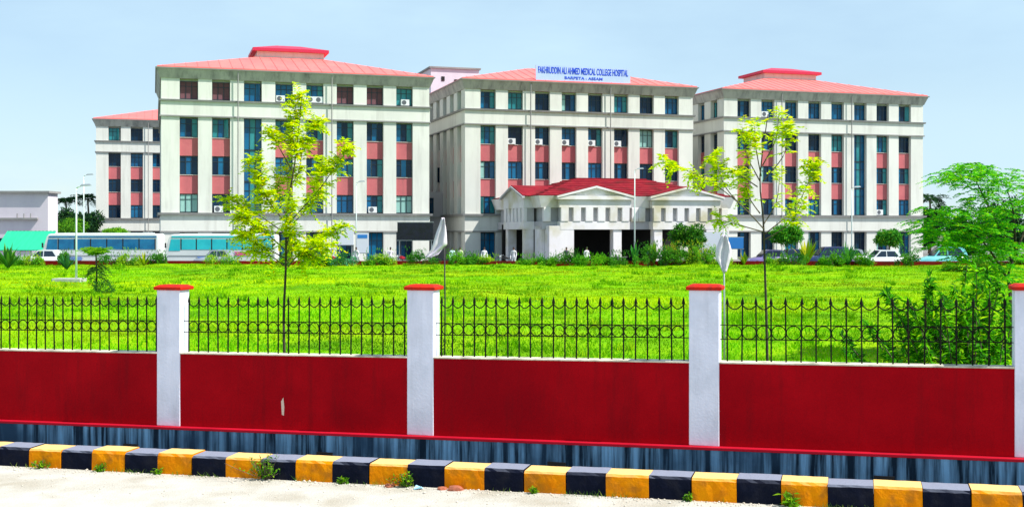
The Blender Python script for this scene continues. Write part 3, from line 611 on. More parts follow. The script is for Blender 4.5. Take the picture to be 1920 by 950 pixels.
car(1446, 96.6, 3.6, R(4), 'car_navy', 'navy blue car parked behind the violet car')
car(1510, 93.4, 3.9, R(3), 'car_navy', 'dark blue tall car parked beside the spiky plants', suv=True)
car(1550, 97.0, 3.8, R(6), 'car_grey', 'grey saloon car parked behind the spiky plants')
car(30, 93.4, 3.7, R(4), 'car_white', 'white car parked in front of the bus with dark blue windows')
car(360, 93.2, 3.4, R(3), 'car_grey', 'grey hatchback parked in front of the turquoise windowed bus')
def motorbike(x, Y, rz, paint, label, z0=-.35):
    p = at(x, 480, Y); t = empty('motorcycle', (p.x, Y, z0), rz, label=label, cat='motorcycle', group='motorcycles parked beyond the lawn')
    for xw in (0, 1.25): wheel(t, xw, 0, .31, .1, -1)
    obj('frame', MB().tube([(1.25, .08, .31), (.75, .08, .4), (.5, .06, .75), (.22, 0, .85)], .035, 6).box(.5, .85, -.12, .12, .25, .55), 'bike_black', t)
    obj('fuel_tank', MB().loft([[(.3, -.05, .78), (.3, .05, .78), (.3, .05, .92), (.3, -.05, .92)], [(.5, -.13, .72), (.5, .13, .72), (.5, .1, .98), (.5, -.1, .98)], [(.78, -.08, .72), (.78, .08, .72), (.78, .07, .86), (.78, -.07, .86)]][::-1]), paint, t, bevel=.02)
    obj('seat', MB().loft([[(.74, -.12, .74), (.74, .12, .74), (.74, .1, .83), (.74, -.1, .83)], [(1.45, -.11, .80), (1.45, .11, .80), (1.45, .09, .92), (1.45, -.09, .92)]][::-1]), 'bike_black', t, bevel=.02)
    obj('handlebar', MB().tube([(.32, -.36, 1.06), (.2, -.2, 1.04), (.2, .2, 1.04), (.32, .36, 1.06)], .018, 6), 'steel', t)
    obj('fork', MB().tube([(0, -.08, .31), (.22, -.08, 1.02)], .025, 6).tube([(0, .08, .31), (.22, .08, 1.02)], .025, 6), 'steel', t)
    obj('headlamp', MB().loft([[(.08, a, .92 + b) for a, b in circ(.09, 10)], [(.2, a, .92 + b) for a, b in circ(.07, 10)]]), 'lamp_clear', t)
for x, Y, rz, pm_, w_ in ((612, 94.5, 20, 'bike_red', 'dark red motorcycle parked before the plain white hoarding'), (700, 94.8, 30, 'bike_violet', 'violet motorcycle parked beside the small white notice board'), (742, 94.4, 24, 'bike_red', 'red motorcycle parked below the black display board'), (775, 95.2, 35, 'bike_black', 'black motorcycle parked below the black display board'), (935, 94.0, 15, 'bike_black', 'black motorcycle parked beside the porch corner'), (1145, 94.6, 20, 'bike_violet', 'violet motorcycle parked under the porch opening')):
    motorbike(x, Y, R(rz), pm_, w_)
# people standing by the lawn edge, each one continuous figure
def person_mat(name, shirt, trousers, skin=(.16, .08, .05)):
    m = bpy.data.materials.new(name); m.use_nodes = True; t = m.node_tree; b = t.nodes['Principled BSDF']; b.inputs['Roughness'].default_value = .8
    tc_ = t.nodes.new('ShaderNodeTexCoord'); sx = t.nodes.new('ShaderNodeSeparateXYZ'); r = t.nodes.new('ShaderNodeValToRGB'); d = t.nodes.new('ShaderNodeMath'); d.operation = 'DIVIDE'; d.inputs[1].default_value = 1.75
    r.color_ramp.interpolation = 'CONSTANT'; e = r.color_ramp.elements; e[0].color = (.02, .015, .012, 1); e[0].position = 0; e[1].position = .05; e[1].color = (*trousers, 1)
    for pos, c in ((.53, shirt), (.83, skin), (.925, (.012, .01, .01))): x = e.new(pos); x.color = (*c, 1)
    t.links.new(tc_.outputs['Object'], sx.inputs[0]); t.links.new(sx.outputs['Z'], d.inputs[0]); t.links.new(d.outputs[0], r.inputs[0]); t.links.new(r.outputs[0], b.inputs['Base Color']); MATS[name] = m
def person(x, Y, rz, shirt, trousers, label, lean=0., z0=-.35):
    nm = 'clothes_%d' % len(MATS); person_mat(nm, shirt, trousers)
    J = [(0, 0, .93, .13), (0, 0, 1.10, .12), (0, .0, 1.30, .145), (0, 0, 1.43, .09), (0, -.01, 1.50, .052), (0, -.02, 1.57, .075), (0, -.02, 1.66, .085), (0, -.01, 1.71, .055)]
    E = [(i, i + 1) for i in range(7)]
    for sg in (-1, 1):
        o = len(J); J += [(sg * .09, 0, .86, .095), (sg * .10, -.02 + lean * sg, .50, .065), (sg * .10, .02 + lean * sg * 2, .09, .042), (sg * .11, -.13 + lean * sg * 2, .04, .035)]; E += [(0, o), (o, o + 1), (o + 1, o + 2), (o + 2, o + 3)]
        o = len(J); J += [(sg * .17, 0, 1.38, .062), (sg * .23, .02, 1.12, .046), (sg * .22, -.10 - lean, .90, .034), (sg * .215, -.13 - lean, .80, .036), (sg * .21, -.14 - lean, .72, .018)]; E += [(2, o), (o, o + 1), (o + 1, o + 2), (o + 2, o + 3), (o + 3, o + 4)]
    me_ = bpy.data.meshes.new('person'); me_.from_pydata([j[:3] for j in J], E, [])
    p = at(x, 480, Y); ob = put('person', me_, None, (p.x, Y, z0), rz, label=label, cat='person', group='people beyond the lawn')
    me_.materials.append(MATS[nm])
    m = ob.modifiers.new('skin', 'SKIN'); m.use_smooth_shade = True
    for i, j in enumerate(J): me_.skin_vertices[0].data[i].radius = (j[3], j[3] * (.72 if 0 < i < 4 else 1)); me_.skin_vertices[0].data[i].use_root = (i == 0)
    ob.modifiers.new('sub', 'SUBSURF').levels = 1; ob.modifiers['sub'].render_levels = 1
for a in ((848, 93.2, 20, (.55, .78, .74), (.5, .72, .7), 'person in pale turquoise clothes standing by the white cloth flag', .04),
          (863, 93.8, -30, (.70, .72, .45), (.3, .55, .5), 'person in pale yellow top standing by the cream corner pier', .02),
          (908, 93.0, 10, (.75, .75, .76), (.65, .65, .68), 'person in white clothes standing on the path before the porch corner', .05),
          (963, 93.2, -15, (.72, .70, .74), (.7, .7, .72), 'person in white clothes standing by the porch side arch', .03),
          (1100, 93.6, 30, (.75, .75, .75), (.15, .15, .2), 'person in white shirt and dark trousers in the porch opening', .03),
          (1062, 93.0, 170, (.08, .07, .10), (.06, .06, .08), 'person in dark clothes standing before the white porch pier', .04),
          (1218, 93.4, 15, (.05, .06, .22), (.03, .03, .05), 'person in navy clothes among the shrubs before the porch', .04),
          (668, 93.4, -20, (.74, .74, .76), (.6, .6, .65), 'person in white clothes near the small white notice board', .05),
          (732, 93.0, 25, (.70, .64, .74), (.6, .55, .65), 'person in pale lilac clothes below the black display board', .03)):
    person(a[0], a[1], R(a[2]), a[3], a[4], a[5], a[6])

# ------------------------------------------------------------------ cloth flags
def flag(x, top, Y, outline, label, pole_top, pole_m, rise=0.):
    p = at(x, 480, Y); t = empty('cloth_flag', (p.x, Y, 0), 0, label=label, cat='flag', group='white cloth flags on the lawn')
    zt = at(x, pole_top, Y).z; obj('pole', MB().tube([(0, 0, -.1), (.012, .01, zt * .5), (0, 0, zt)], [.014, .013, .010], 6), pole_m, t, True)
    rows = []
    n_ = 9
    for k in range(len(outline) - 1):
        (ya, la, ra), (yb, lb_, rb) = outline[k], outline[k + 1]
        for j in range(4):
            f = j / 4; rows.append((ya + (yb - ya) * f, la + (lb_ - la) * f, ra + (rb - ra) * f))
    rows.append(outline[-1]); vs = []; fs = []
    for r_, (y, l, r2) in enumerate(rows):
        for c in range(n_):
            f = c / (n_ - 1); q_ = at(l + (r2 - l) * f, y, Y); vs.append((q_.x - p.x, .035 * math.sin(f * 11 + r_ * .25) * (.3 + f) - .03, q_.z))
    for r_ in range(len(rows) - 1):
        for c in range(n_ - 1): i = r_ * n_ + c; fs.append((i, i + 1, i + n_ + 1, i + n_))
    o = obj('cloth', MB().add(vs, fs), 'cloth', t, True); m = o.modifiers.new('th', 'SOLIDIFY'); m.thickness = .006
flag(833, 408, 18.6, [(408, 828, 834), (425, 822, 836), (440, 817, 837), (458, 812, 838), (468, 808, 829), (477, 801, 822), (483, 797, 806)], 'white cloth flag blown sideways on a dark pole before the cream block', 408, 'pole_dark')
flag(1357, 430, 17.0, [(440, 1352, 1360), (455, 1346, 1366), (470, 1341, 1371), (485, 1342, 1370), (498, 1349, 1366), (510, 1354, 1361)], 'white cloth flag hanging limp on a thin pale pole', 428, 'steel')

# ------------------------------------------------------------------ foliage
class LF:
    def __init__(s): s.b = []; s.d = []; s.n = []; s.L = []; s.W = []; s.c = []
    def add(s, b, d, n, L, W_, c):
        s.b.append(b); s.d.append(d); s.n.append(n); s.L.append(L); s.W.append(W_); s.c.append(c)
    def mesh(s, name, m_, fold=.18):
        b = np.concatenate([np.atleast_2d(x) for x in s.b]); d = np.concatenate([np.atleast_2d(x) for x in s.d]); n = np.concatenate([np.atleast_2d(x) for x in s.n])
        L = np.concatenate([np.atleast_1d(x) for x in s.L])[:, None]; W_ = np.concatenate([np.atleast_1d(x) for x in s.W])[:, None]; c = np.concatenate([np.atleast_2d(x) for x in s.c])
        d = d / (np.linalg.norm(d, axis=1, keepdims=True) + 1e-9); sd = np.cross(d, n); sd /= (np.linalg.norm(sd, axis=1, keepdims=True) + 1e-9); up = np.cross(sd, d)
        N = len(b); mid = b + d * L * .48
        vs = np.stack([b, mid + sd * W_ / 2 + up * W_ * fold, b + d * L - up * L * .12, mid - sd * W_ / 2 + up * W_ * fold], 1).reshape(-1, 3)
        i = np.arange(N)[:, None] * 4
        fs = np.concatenate([i + np.array([0, 1, 2]), i + np.array([0, 2, 3])])
        me_ = bpy.data.meshes.new(name); me_.from_pydata(vs.tolist(), [], fs.tolist()); me_.materials.append(MATS[m_])
        ca = me_.color_attributes.new('Col', 'FLOAT_COLOR', 'POINT'); cc = np.concatenate([np.repeat(c, 4, 0), np.ones((N * 4, 1))], 1).astype(np.float32)
        ca.data.foreach_set('color', cc.ravel()); me_.update(); return me_
def rv(n, z=1.):
    a = rng.normal(size=(n, 3)); a /= np.linalg.norm(a, axis=1, keepdims=True); a[:, 2] *= z; return a
def tint(n, cols, wts=None, j=.18):
    cols = np.array(cols); k = rng.choice(len(cols), n, p=wts); return cols[k] * (1 + rng.uniform(-j, j, (n, 1)))
def compound(lf, p, d, l, pairs, ll, lw_, cols, droop=.25, wts=None):
    """a feathered leaf: leaflets in pairs along a drooping midrib"""
    d = np.array(d, float); d /= np.linalg.norm(d); sd = np.cross(d, [0, 0, 1.]); sd /= np.linalg.norm(sd) + 1e-9
    f = np.linspace(.12, 1, pairs); pts = np.array(p) + d * (f * l)[:, None] + np.array([0, 0, -droop * l]) * (f ** 2)[:, None]
    env = np.sin(np.pi * (f * .8 + .15)) ** .5
    for sg in (-1, 1):
        dr = sd * sg + d * .45 + rng.normal(size=(pairs, 3)) * .16; dr[:, 2] -= .12
        nr = np.array([0, 0, 1.]) + rng.normal(size=(pairs, 3)) * .35
        lf.add(pts, dr, nr, ll * env * rng.uniform(.8, 1.2, pairs), np.full(pairs, lw_), tint(pairs, cols, wts))
def bushball(lf, c, r, n, ll, lw_, cols, wts=None, shell=.55):
    k = rv(n); rad = rng.uniform(shell ** 3, 1, n) ** (1 / 3); p = np.array(c) + k * np.array(r) * rad[:, None]
    d = k * .6 + rv(n) * .8 + np.array([0, 0, -.1]); nn = rv(n) * .8 + np.array([0, 0, .8]) + k * .3
    lf.add(p, d, nn, ll * rng.uniform(.6, 1.3, n), lw_ * rng.uniform(.7, 1.2, n), tint(n, cols, wts))
def spline(pts, n=10):
    pts = np.array(pts, float); t_ = np.linspace(0, len(pts) - 1, n); out = []
    for x in t_:
        i = min(int(x), len(pts) - 2); f = x - i
        p0, p1, p2, p3 = pts[max(i - 1, 0)], pts[i], pts[i + 1], pts[min(i + 2, len(pts) - 1)]
        out.append(.5 * ((2 * p1) + (-p0 + p2) * f + (2 * p0 - 5 * p1 + 4 * p2 - p3) * f * f + (-p0 + 3 * p1 - 3 * p2 + p3) * f ** 3))
    return np.array(out)
YG = [(.74, .86, .0), (.60, .80, .0), (.28, .50, .0), (.78, .68, .0), (.12, .26, .0)]; YW = [.40, .28, .12, .16, .04]
def young_tree(name, x, Y, trunk, branches, label, dens, cols, wts, ll=.115, lw_=.042):
    base = at(x, 430, Y); t = empty(name, (base.x, Y, 0), 0, label=label, cat='tree', group='young trees on the lawn')
    loc = np.array([base.x, Y, 0])
    tp = spline([np.array(at(a, b, Y + c)) - loc for a, b, c in trunk], 16); tp[0, 2] = -.1
    tr = MB().tube(tp.tolist(), np.linspace(.026, .008, 16).tolist(), 8)
    tk = obj('trunk', tr, 'bark_dark', t, True); lf = LF()
    for br in branches:
        bp_ = spline([np.array(at(a, b, Y + c)) - loc for a, b, c in br[0]], 12); n_ = br[1]
        obj('branch', MB().tube(bp_.tolist(), np.linspace(.012, .004, 12).tolist(), 5), 'bark', t, True)
        st = br[2] if len(br) > 2 else .3
        for i in range(int(n_ * dens)):
            f = rng.uniform(st, 1.0) * 11; k = min(int(f), 10); p = bp_[k] + (bp_[k + 1] - bp_[k]) * (f - k); d = bp_[k + 1] - bp_[k]; d = d / np.linalg.norm(d)
            dd = d * rng.uniform(.2, .9) + rv(1)[0] * .9 + np.array([0, 0, .1])
            compound(lf, p, dd, rng.uniform(.16, .34), 6, ll, lw_, cols, rng.uniform(.1, .5), wts)
    put('crown', lf.mesh('crown', 'leaf'), t)
T1 = [(535, 720, 0), (532, 600, 0), (536, 500, 0), (538, 400, .05), (555, 290, 0), (566, 175, 0)]
B1 = [([(555, 290, 0), (548, 240, -.1), (560, 175, 0)], 46, .0), ([(552, 300, 0), (580, 250, .2), (600, 225, .25)], 20, .2), ([(548, 320, 0), (520, 270, -.2), (512, 250, -.2)], 14, .4), ([(545, 350, 0), (560, 320, .2), (570, 260, .2)], 16, .2),
      ([(538, 420, 0), (500, 370, -.3), (476, 300, -.4)], 40, .25), ([(538, 440, 0), (480, 400, .3), (425, 372, .4)], 22, .45), ([(538, 430, 0), (590, 370, .3), (605, 290, .4)], 34, .3), ([(540, 420, 0), (610, 340, -.3), (645, 272, -.4)], 28, .35),
      ([(537, 470, 0), (490, 430, -.4), (450, 405, -.5)], 30, .3), ([(536, 485, 0), (480, 455, .2), (450, 440, .3)], 20, .3), ([(536, 490, 0), (590, 455, .3), (640, 425, .4)], 20, .4), ([(536, 495, 0), (575, 470, -.3), (620, 455, -.4)], 24, .3),
      ([(536, 500, 0), (500, 475, -.2), (470, 470, -.3)], 16, .3), ([(538, 460, 0), (545, 420, -.3), (540, 380, -.4)], 22, .2), ([(536, 480, 0), (545, 460, .3), (560, 440, .4)], 14, .2), ([(540, 410, 0), (520, 360, .3), (530, 320, .3)], 16, .3), ([(540, 500, 0), (560, 480, -.2), (585, 485, -.3)], 12, .4)]
young_tree('young_tree', 535, 20, T1, B1, 'slender young tree with dense bright yellow green feathery leaves on the lawn', 2.1, YG, YW)
T2 = [(1440, 740, 0), (1437, 600, 0), (1434, 500, 0), (1431, 410, 0), (1425, 330, 0), (1440, 215, .1)]
B2 = [([(1433, 430, 0), (1390, 385, -.2), (1330, 340, -.3), (1240, 300, -.4)], 34, .55), ([(1400, 395, -.1), (1360, 350, 0), (1335, 285, 0)], 30, .45), ([(1425, 400, 0), (1405, 370, .2), (1395, 330, .2)], 22, .4), ([(1425, 340, 0), (1400, 290, .1), (1392, 240, .2)], 18, .4),
      ([(1427, 330, 0), (1418, 280, -.2), (1415, 235, -.2)], 18, .4), ([(1430, 310, 0), (1455, 260, .2), (1460, 215, .2)], 14, .4), ([(1430, 340, 0), (1470, 290, -.1), (1476, 240, -.1)], 20, .5), ([(1432, 440, 0), (1490, 390, .3), (1520, 330, .4), (1525, 300, .4)], 40, .4), ([(1432, 450, 0), (1480, 420, -.2), (1505, 380, -.2)], 22, .4),
      ([(1432, 420, 0), (1455, 380, .2), (1462, 330, .2)], 10, .3), ([(1420, 350, 0), (1390, 330, -.3), (1372, 320, -.3)], 12, .4), ([(1432, 435, 0), (1380, 420, .3), (1345, 410, .4)], 14, .4)]
young_tree('young_tree', 1437, 20, T2, B2, 'spindly young tree with sparse spreading branches and yellow green leaf tufts', 1.25, YG, YW)
# papaya like sapling
base = at(180, 430, 50); t = empty('sapling', (base.x, 50, 0), 0, label='small dark stemmed sapling with a flat bright green top before the buses', cat='tree'); loc = np.array([base.x, 50, 0])
obj('trunk', MB().tube([(0, 0, -.1), (.03, 0, .8), (0, 0, 1.7)], [.05, .04, .03], 7), 'bark_dark', t, True); lf = LF()
for a in range(30):
    an = rng.uniform(0, 6.28); compound(lf, (0, 0, 1.6 + rng.uniform(0, .25)), (math.cos(an), math.sin(an), .55), rng.uniform(.6, .95), 9, .22, .09, [(.22, .46, .01), (.12, .34, .01)], .3)
for a in range(16):
    an = rng.uniform(0, 6.28); compound(lf, (0, 0, rng.uniform(.7, 1.3)), (math.cos(an), math.sin(an), .1), rng.uniform(.5, .8), 8, .2, .08, [(.03, .10, .02), (.05, .15, .02)], .7)
bushball(lf, (.45, -.3, .3), (.4, .4, .35), 260, .14, .06, [(.05, .18, .03), (.09, .26, .03)])
put('crown', lf.mesh('crown', 'leaf'), t)
# feathery tree at the fence end
G4 = [(.08, .46, .010), (.18, .60, .008), (.03, .22, .02), (.40, .68, .006)]
Yt = 25; base = at(1893, 430, Yt); t = empty('feathery_tree', (base.x, Yt, 0), 0, label='spreading tree with layered feathery bright green leaves behind the end pillar', cat='tree'); loc = np.array([base.x, Yt, 0])
def A(a, b, c=0): return np.array(at(a, b, Yt + c)) - loc
limbs = [[A(1897, 560), A(1890, 520), A(1905, 470), A(1925, 420)], [A(1892, 530), A(1870, 490, -.3), A(1830, 440, -.4), A(1770, 410, -.5)], [A(1900, 500), A(1880, 440, .3), A(1850, 380, .3), A(1820, 320, .3)], [A(1905, 480), A(1900, 400, -.4), A(1890, 360, -.4)], [A(1880, 510), A(1850, 480, .4), A(1800, 450, .5)], [A(1905, 470), A(1940, 390, .3), A(1960, 340, .3)]]
b0 = MB().tube([(0, 0, -.1), tuple(A(1895, 580)), tuple(A(1893, 530))], [.06, .045, .035], 8); obj('trunk', b0, 'bark_dark', t, True)
for lb in limbs: obj('branch', MB().tube(spline(lb, 10).tolist(), np.linspace(.032, .008, 10).tolist(), 6), 'bark_dark', t, True)
lf = LF()
layers = [(1825, 318, 55, 10, 34), (1790, 335, 50, 10, 24), (1880, 335, 60, 14, 24), (1840, 355, 60, 14, 20), (1775, 405, 60, 14, 40), (1740, 425, 40, 10, 16), (1830, 385, 55, 12, 18), (1850, 405, 50, 14, 24), (1800, 440, 65, 14, 40), (1860, 440, 65, 16, 40), (1910, 400, 50, 20, 20), (1760, 450, 40, 14, 20), (1890, 470, 60, 12, 26), (1930, 360, 40, 20, 18), (1840, 470, 60, 10, 16), (1880, 505, 55, 14, 16), (1850, 530, 60, 14, 14), (1905, 535, 40, 16, 14), (1800, 490, 50, 10, 10)]
for (cx_, cy_, rx, ry, n_) in layers:
    for i in range(int(n_ * 1.8)):
        dp = rng.uniform(-1.1, 1.1); p = A(cx_ + rng.uniform(-.6, .6) * rx, cy_ + rng.uniform(-1.3, 1.3) * ry, dp); an = rng.uniform(0, 6.28)
        compound(lf, p, (math.cos(an), math.sin(an), .12), rng.uniform(.35, .62), 13, .095, .036, G4, .32, [.4, .3, .2, .1])
put('crown', lf.mesh('crown', 'leaf'), t)
# leafy bush behind the railing
t = empty('leafy_bush', FP(10.15, 2.0, 0), 0, label='tall leafy green bush pressing against the railing beside the end pillar', cat='bush'); lf = LF(); o0 = np.array(t.location)
GB_ = [(.09, .42, .008), (.20, .58, .006), (.03, .17, .012), (.40, .68, .006)]; 
st = MB()
for i in range(84):
    x0, y0 = rng.normal(0, .50), rng.normal(0, .35); h = rng.uniform(1.2, 2.35) * (1 - .22 * abs(x0)); ex, ey = x0 * 1.5 + rng.normal(0, .12), y0 + rng.normal(0, .15)
    pts = spline([(x0 * .3, y0 * .4, 0), (x0 * .9, y0, h * .55), (ex, ey, h)], 9); st.tube(pts.tolist(), np.linspace(.012, .004, 9).tolist(), 4)
    n_ = 150; f = rng.uniform(.22, 1, n_) * 8; k = np.minimum(f.astype(int), 7); p = pts[k] + (pts[k + 1] - pts[k]) * (f - k)[:, None]
    lf.add(p, rv(n_) + np.array([0, 0, .15]), rv(n_) * .6 + np.array([0, 0, .9]), rng.uniform(.07, .14, n_), rng.uniform(.03, .05, n_), tint(n_, GB_, [.38, .26, .26, .10]))
obj('stems', st, 'bark', t); put('foliage', lf.mesh('foliage', 'leaf'), t)
# round trees beyond the lawn
DG = [(.03, .16, .012), (.06, .26, .012), (.02, .09, .015), (.15, .36, .015)]
def round_tree(x, y0, y1, w_, Y, label, cols=DG, n=3800, ll=.24, z0=-.35, cat='tree', group=None, name='round_tree'):
    c = at(x, (y0 + y1) / 2, Y); rz_ = (y1 - y0) / 2 / FPX * Y; rx = w_ / 2 / FPX * Y
    t = empty(name, (c.x, Y, z0), 0, label=label, cat=cat, group=group)
    h = c.z - z0; lf = LF()
    obj('trunk', MB().tube([(0, 0, -.1), (.04, .02, h * .5), (0, 0, h)], [.08, .07, .05], 7), 'bark', t, True)
    for k in range(17):
        d = rv(1)[0]; q_ = d * np.array([rx, rx, rz_]) * rng.uniform(.35, .85); cr_ = rng.uniform(.26, .48)
        bushball(lf, np.array([0, 0, h]) + q_, (rx * cr_ * 1.1, rx * cr_, rz_ * cr_), n // 17, ll, ll * .45, cols, [.36, .32, .18, .14] if len(cols) == 4 else None, .3)
        obj('branch', MB().tube([(0, 0, h * .8), tuple(np.array([0, 0, h]) + q_)], [.03, .012], 5), 'bark', t)
    put('crown', lf.mesh('crown', 'leaf_far'), t); return t
round_tree(1295, 418, 468, 66, 93.5, 'dark green dense round tree before the porch')
round_tree(1475, 419, 458, 62, 94.5, 'bright green round tree above the parked violet car', [(.05, .30, .02), (.10, .40, .02), (.03, .17, .02), (.2, .46, .02)])
round_tree(1667, 428, 460, 56, 95.5, 'bright green round tree above the white saloon car', [(.05, .28, .02), (.09, .36, .02), (.03, .17, .02), (.2, .42, .02)])
round_tree(135, 408, 446, 80, 130, 'bright green tree showing over the bus beside the low building', [(.08, .30, .015), (.13, .38, .015), (.05, .2, .02), (.2, .42, .02)], 3200)
round_tree(215, 428, 445, 50, 99, 'small bright green tree crown showing over the bus roof', [(.14, .40, .015), (.2, .46, .015), (.07, .25, .02), (.3, .5, .02)], 2500)
YL = [(.40, .46, .01), (.28, .40, .01), (.5, .48, .02), (.15, .3, .01)]
def spiky(x, ytop, Y, n, label, cols, z0=0., wd=.1, spread=.7, name='spiky_plant', group=None):
    p = at(x, 480, Y); h = at(x, ytop, Y).z - z0; t = empty(name, (p.x, Y, z0), 0, label=label, cat='plant', group=group); m_ = LF()
    vs, fs, cl = [], [], []
    for i in range(n):
        an = rng.uniform(0, 6.28); s_ = rng.uniform(.15, 1) * spread; l = h * rng.uniform(.75, 1.08); d = np.array([math.cos(an) * s_, math.sin(an) * s_, 1]); 
        sd = np.cross(d, [0, 0, 1]) + 1e-6; sd /= np.linalg.norm(sd); o_ = len(vs); c = np.array(cols[rng.integers(len(cols))]) * rng.uniform(.8, 1.2)
        for j, f in enumerate((0, .35, .7, 1)):
            q_ = d * l * f * (1 - .18 * s_ * f) + np.array([0, 0, -.35 * l * s_ * f * f]); w2 = wd * (.6, 1, .7, .05)[j]
            vs += [tuple(q_ + sd * w2), tuple(q_ - sd * w2)]; cl += [c, c]
        fs += [(o_ + 2 * j, o_ + 2 * j + 1, o_ + 2 * j + 3, o_ + 2 * j + 2) for j in range(3)]
    me_ = bpy.data.meshes.new('blades'); me_.from_pydata(vs, [], fs); me_.materials.append(MATS['leaf_far']); ca = me_.color_attributes.new('Col', 'FLOAT_COLOR', 'POINT'); ca.data.foreach_set('color', np.concatenate([np.array(cl), np.ones((len(cl), 1))], 1).astype(np.float32).ravel())
    put('blades', me_, t); return t
spiky(1512, 440, 90.3, 22, 'yellow leaved fan plant at the lawn edge by the dark blue tall car', YL, wd=.13)
spiky(1590, 446, 90.0, 26, 'tall green spiky leaved plant beside the grey saloon car', [(.05, .25, .04), (.09, .33, .05), (.03, .15, .03)], wd=.08, spread=.9)
spiky(1395, 470, 90.2, 18, 'yellow leaved fan plant below the plain blue board', YL)
spiky(1190, 452, 90.5, 20, 'green upright plant at the foot of the porch lamp post', [(.04, .26, .05), (.07, .34, .04)], wd=.1, spread=.35)
spiky(1226, 448, 90.6, 16, 'lime green upright plant before the porch column', [(.25, .42, .02), (.15, .36, .02)], wd=.1, spread=.4)
spiky(270, 468, 88.5, 18, 'yellow green palm like plant before the dark windowed bus', YL, wd=.09, spread=1.)
spiky(125, 470, 80, 22, 'dark green spiky plant beside the concrete slab', [(.03, .14, .05), (.05, .2, .05)], wd=.09, spread=.9)
spiky(15, 452, 82, 34, 'big dark green spiky shrub before the green awning', [(.03, .13, .03), (.05, .2, .03), (.1, .28, .03)], wd=.12, spread=.9)
def shrub(x, ytop, w_, Y, cols, n, label, group, ll=.17):
    p = at(x, 480, Y); h = max(.25, at(x, ytop, Y).z); rx = w_ / 2 / FPX * Y
    t = empty('shrub', (p.x, Y, 0), 0, label=label, cat='shrub', group=group); lf = LF()
    K = 9
    for k in range(K):
        f = rng.uniform(-1, 1); bushball(lf, (f * rx * .9, rng.uniform(-.4, .4), h * rng.uniform(.15, .85) * (1 - .45 * abs(f))), (rx * rng.uniform(.18, .42), .3, h * rng.uniform(.16, .36)), n // K, ll * rng.uniform(.7, 1.3), ll * .42, cols[k % len(cols):k % len(cols) + 2], None, .1)
    m_ = 60; f = rng.uniform(-1, 1, m_); lf.add(np.stack([f * rx, rng.uniform(-.4, .4, m_), h * rng.uniform(.3, 1.1, m_)], 1), rv(m_) * .5 + np.array([0, 0, 1.]), rv(m_), np.full(m_, ll * 1.6), np.full(m_, ll * .3), tint(m_, cols))
    st = MB()
    for k in range(5): st.tube([(0, 0, -.05), (rng.uniform(-.6, .6) * rx, rng.uniform(-.2, .2), h * .6)], [.02, .008], 4)
    obj('stems', st, 'bark', t); put('foliage', lf.mesh('foliage', 'leaf_far'), t)
LOWL = 'low green shrub in the row along the red edging wall'
for x in [20, 60, 118, 205, 240, 300, 420, 535, 590, 622, 700, 712, 785, 855, 880, 905, 1000, 1030, 1065, 1100, 1130, 1165, 1210, 1245, 1270, 1300, 1325, 1350, 1460, 1485, 1545, 1570, 1615, 1705, 1840, 1880, 1915]:
    thick = 990 < x < 1360
    shrub(x + rng.uniform(-6, 6), (rng.uniform(455, 474) if thick and x > 1180 else rng.uniform(466, 482)), rng.uniform(22, 66), 90.0 + rng.uniform(-.9, .3) - .02 * (x - 960) / 24, [[(.04, .22, .01), (.09, .36, .012), (.18, .48, .012)], [(.08, .32, .02), (.16, .46, .02), (.36, .54, .02)], [(.02, .12, .015), (.05, .22, .02), (.10, .34, .02)]][rng.integers(3)], 1100, LOWL, 'shrubs along the edging wall')
shrub(1300, 455, 60, 90.4, YL[:3] + [(.1, .3, .02)], 1600, 'larger mixed shrub with yellow flecks below the dark round tree', None)
shrub(1262, 456, 40, 90.2, YL, 1200, 'yellow leaved shrub beside the porch column', None)
shrub(1825, 488, 100, 75, [(.16, .36, .012), (.26, .46, .012), (.08, .22, .012)], 2600, 'wide pale green shrub in the lawn below the turquoise car', None, .18)
shrub(640, 474, 60, 88.5, [(.05, .3, .12), (.1, .38, .2), (.04, .2, .05)], 700, 'blue green shrub below the plain white hoarding', None)
# trees far behind
FG = [(.02, .075, .03), (.035, .11, .03), (.015, .05, .03), (.06, .16, .03)]
for (x, y0, y1, w_, Y, lb) in ((122, 392, 455, 60, 150, 'dense dark tree between the low building and the far block'), (163, 388, 455, 56, 150, 'dense dark tree beside the wall of the far block'), (1745, 385, 480, 60, 150, 'dark bluish tree rising past the end of the hospital'), (1800, 400, 485, 80, 140, 'dark tree behind the turquoise car'), (1880, 378, 480, 110, 130, 'big dark bluish tree behind the feathery tree'), (1960, 390, 480, 100, 135, 'dark tree at the end of the row behind the feathery tree')):
    round_tree(x, y0, y1, w_, Y, lb, FG, 5200, .5, name='far_tree')
def palm(x, ytop, Y, label, z0=-.5):
    p = at(x, 480, Y); h = at(x, ytop, Y).z - z0; t = empty('palm_tree', (p.x, Y, z0), 0, label=label, cat='palm tree'); lf = LF()
    obj('trunk', MB().tube([(0, 0, 0), (.3, .1, h * .5), (.1, 0, h)], [.2, .15, .12], 8), 'bark', t, True)
    for i in range(22):
        an = rng.uniform(0, 6.28); compound(lf, (.1, 0, h), (math.cos(an), math.sin(an), rng.uniform(-.1, .9)), rng.uniform(1.8, 2.8), 16, .75, .10, FG, rng.uniform(.3, .7))
    put('crown', lf.mesh('crown', 'leaf_far'), t)
palm(122, 378, 158, 'coconut palm beside the low building roof edge'); palm(163, 372, 166, 'taller coconut palm against the far block wall'); palm(1742, 374, 150, 'coconut palm peeping past the end of the hospital')

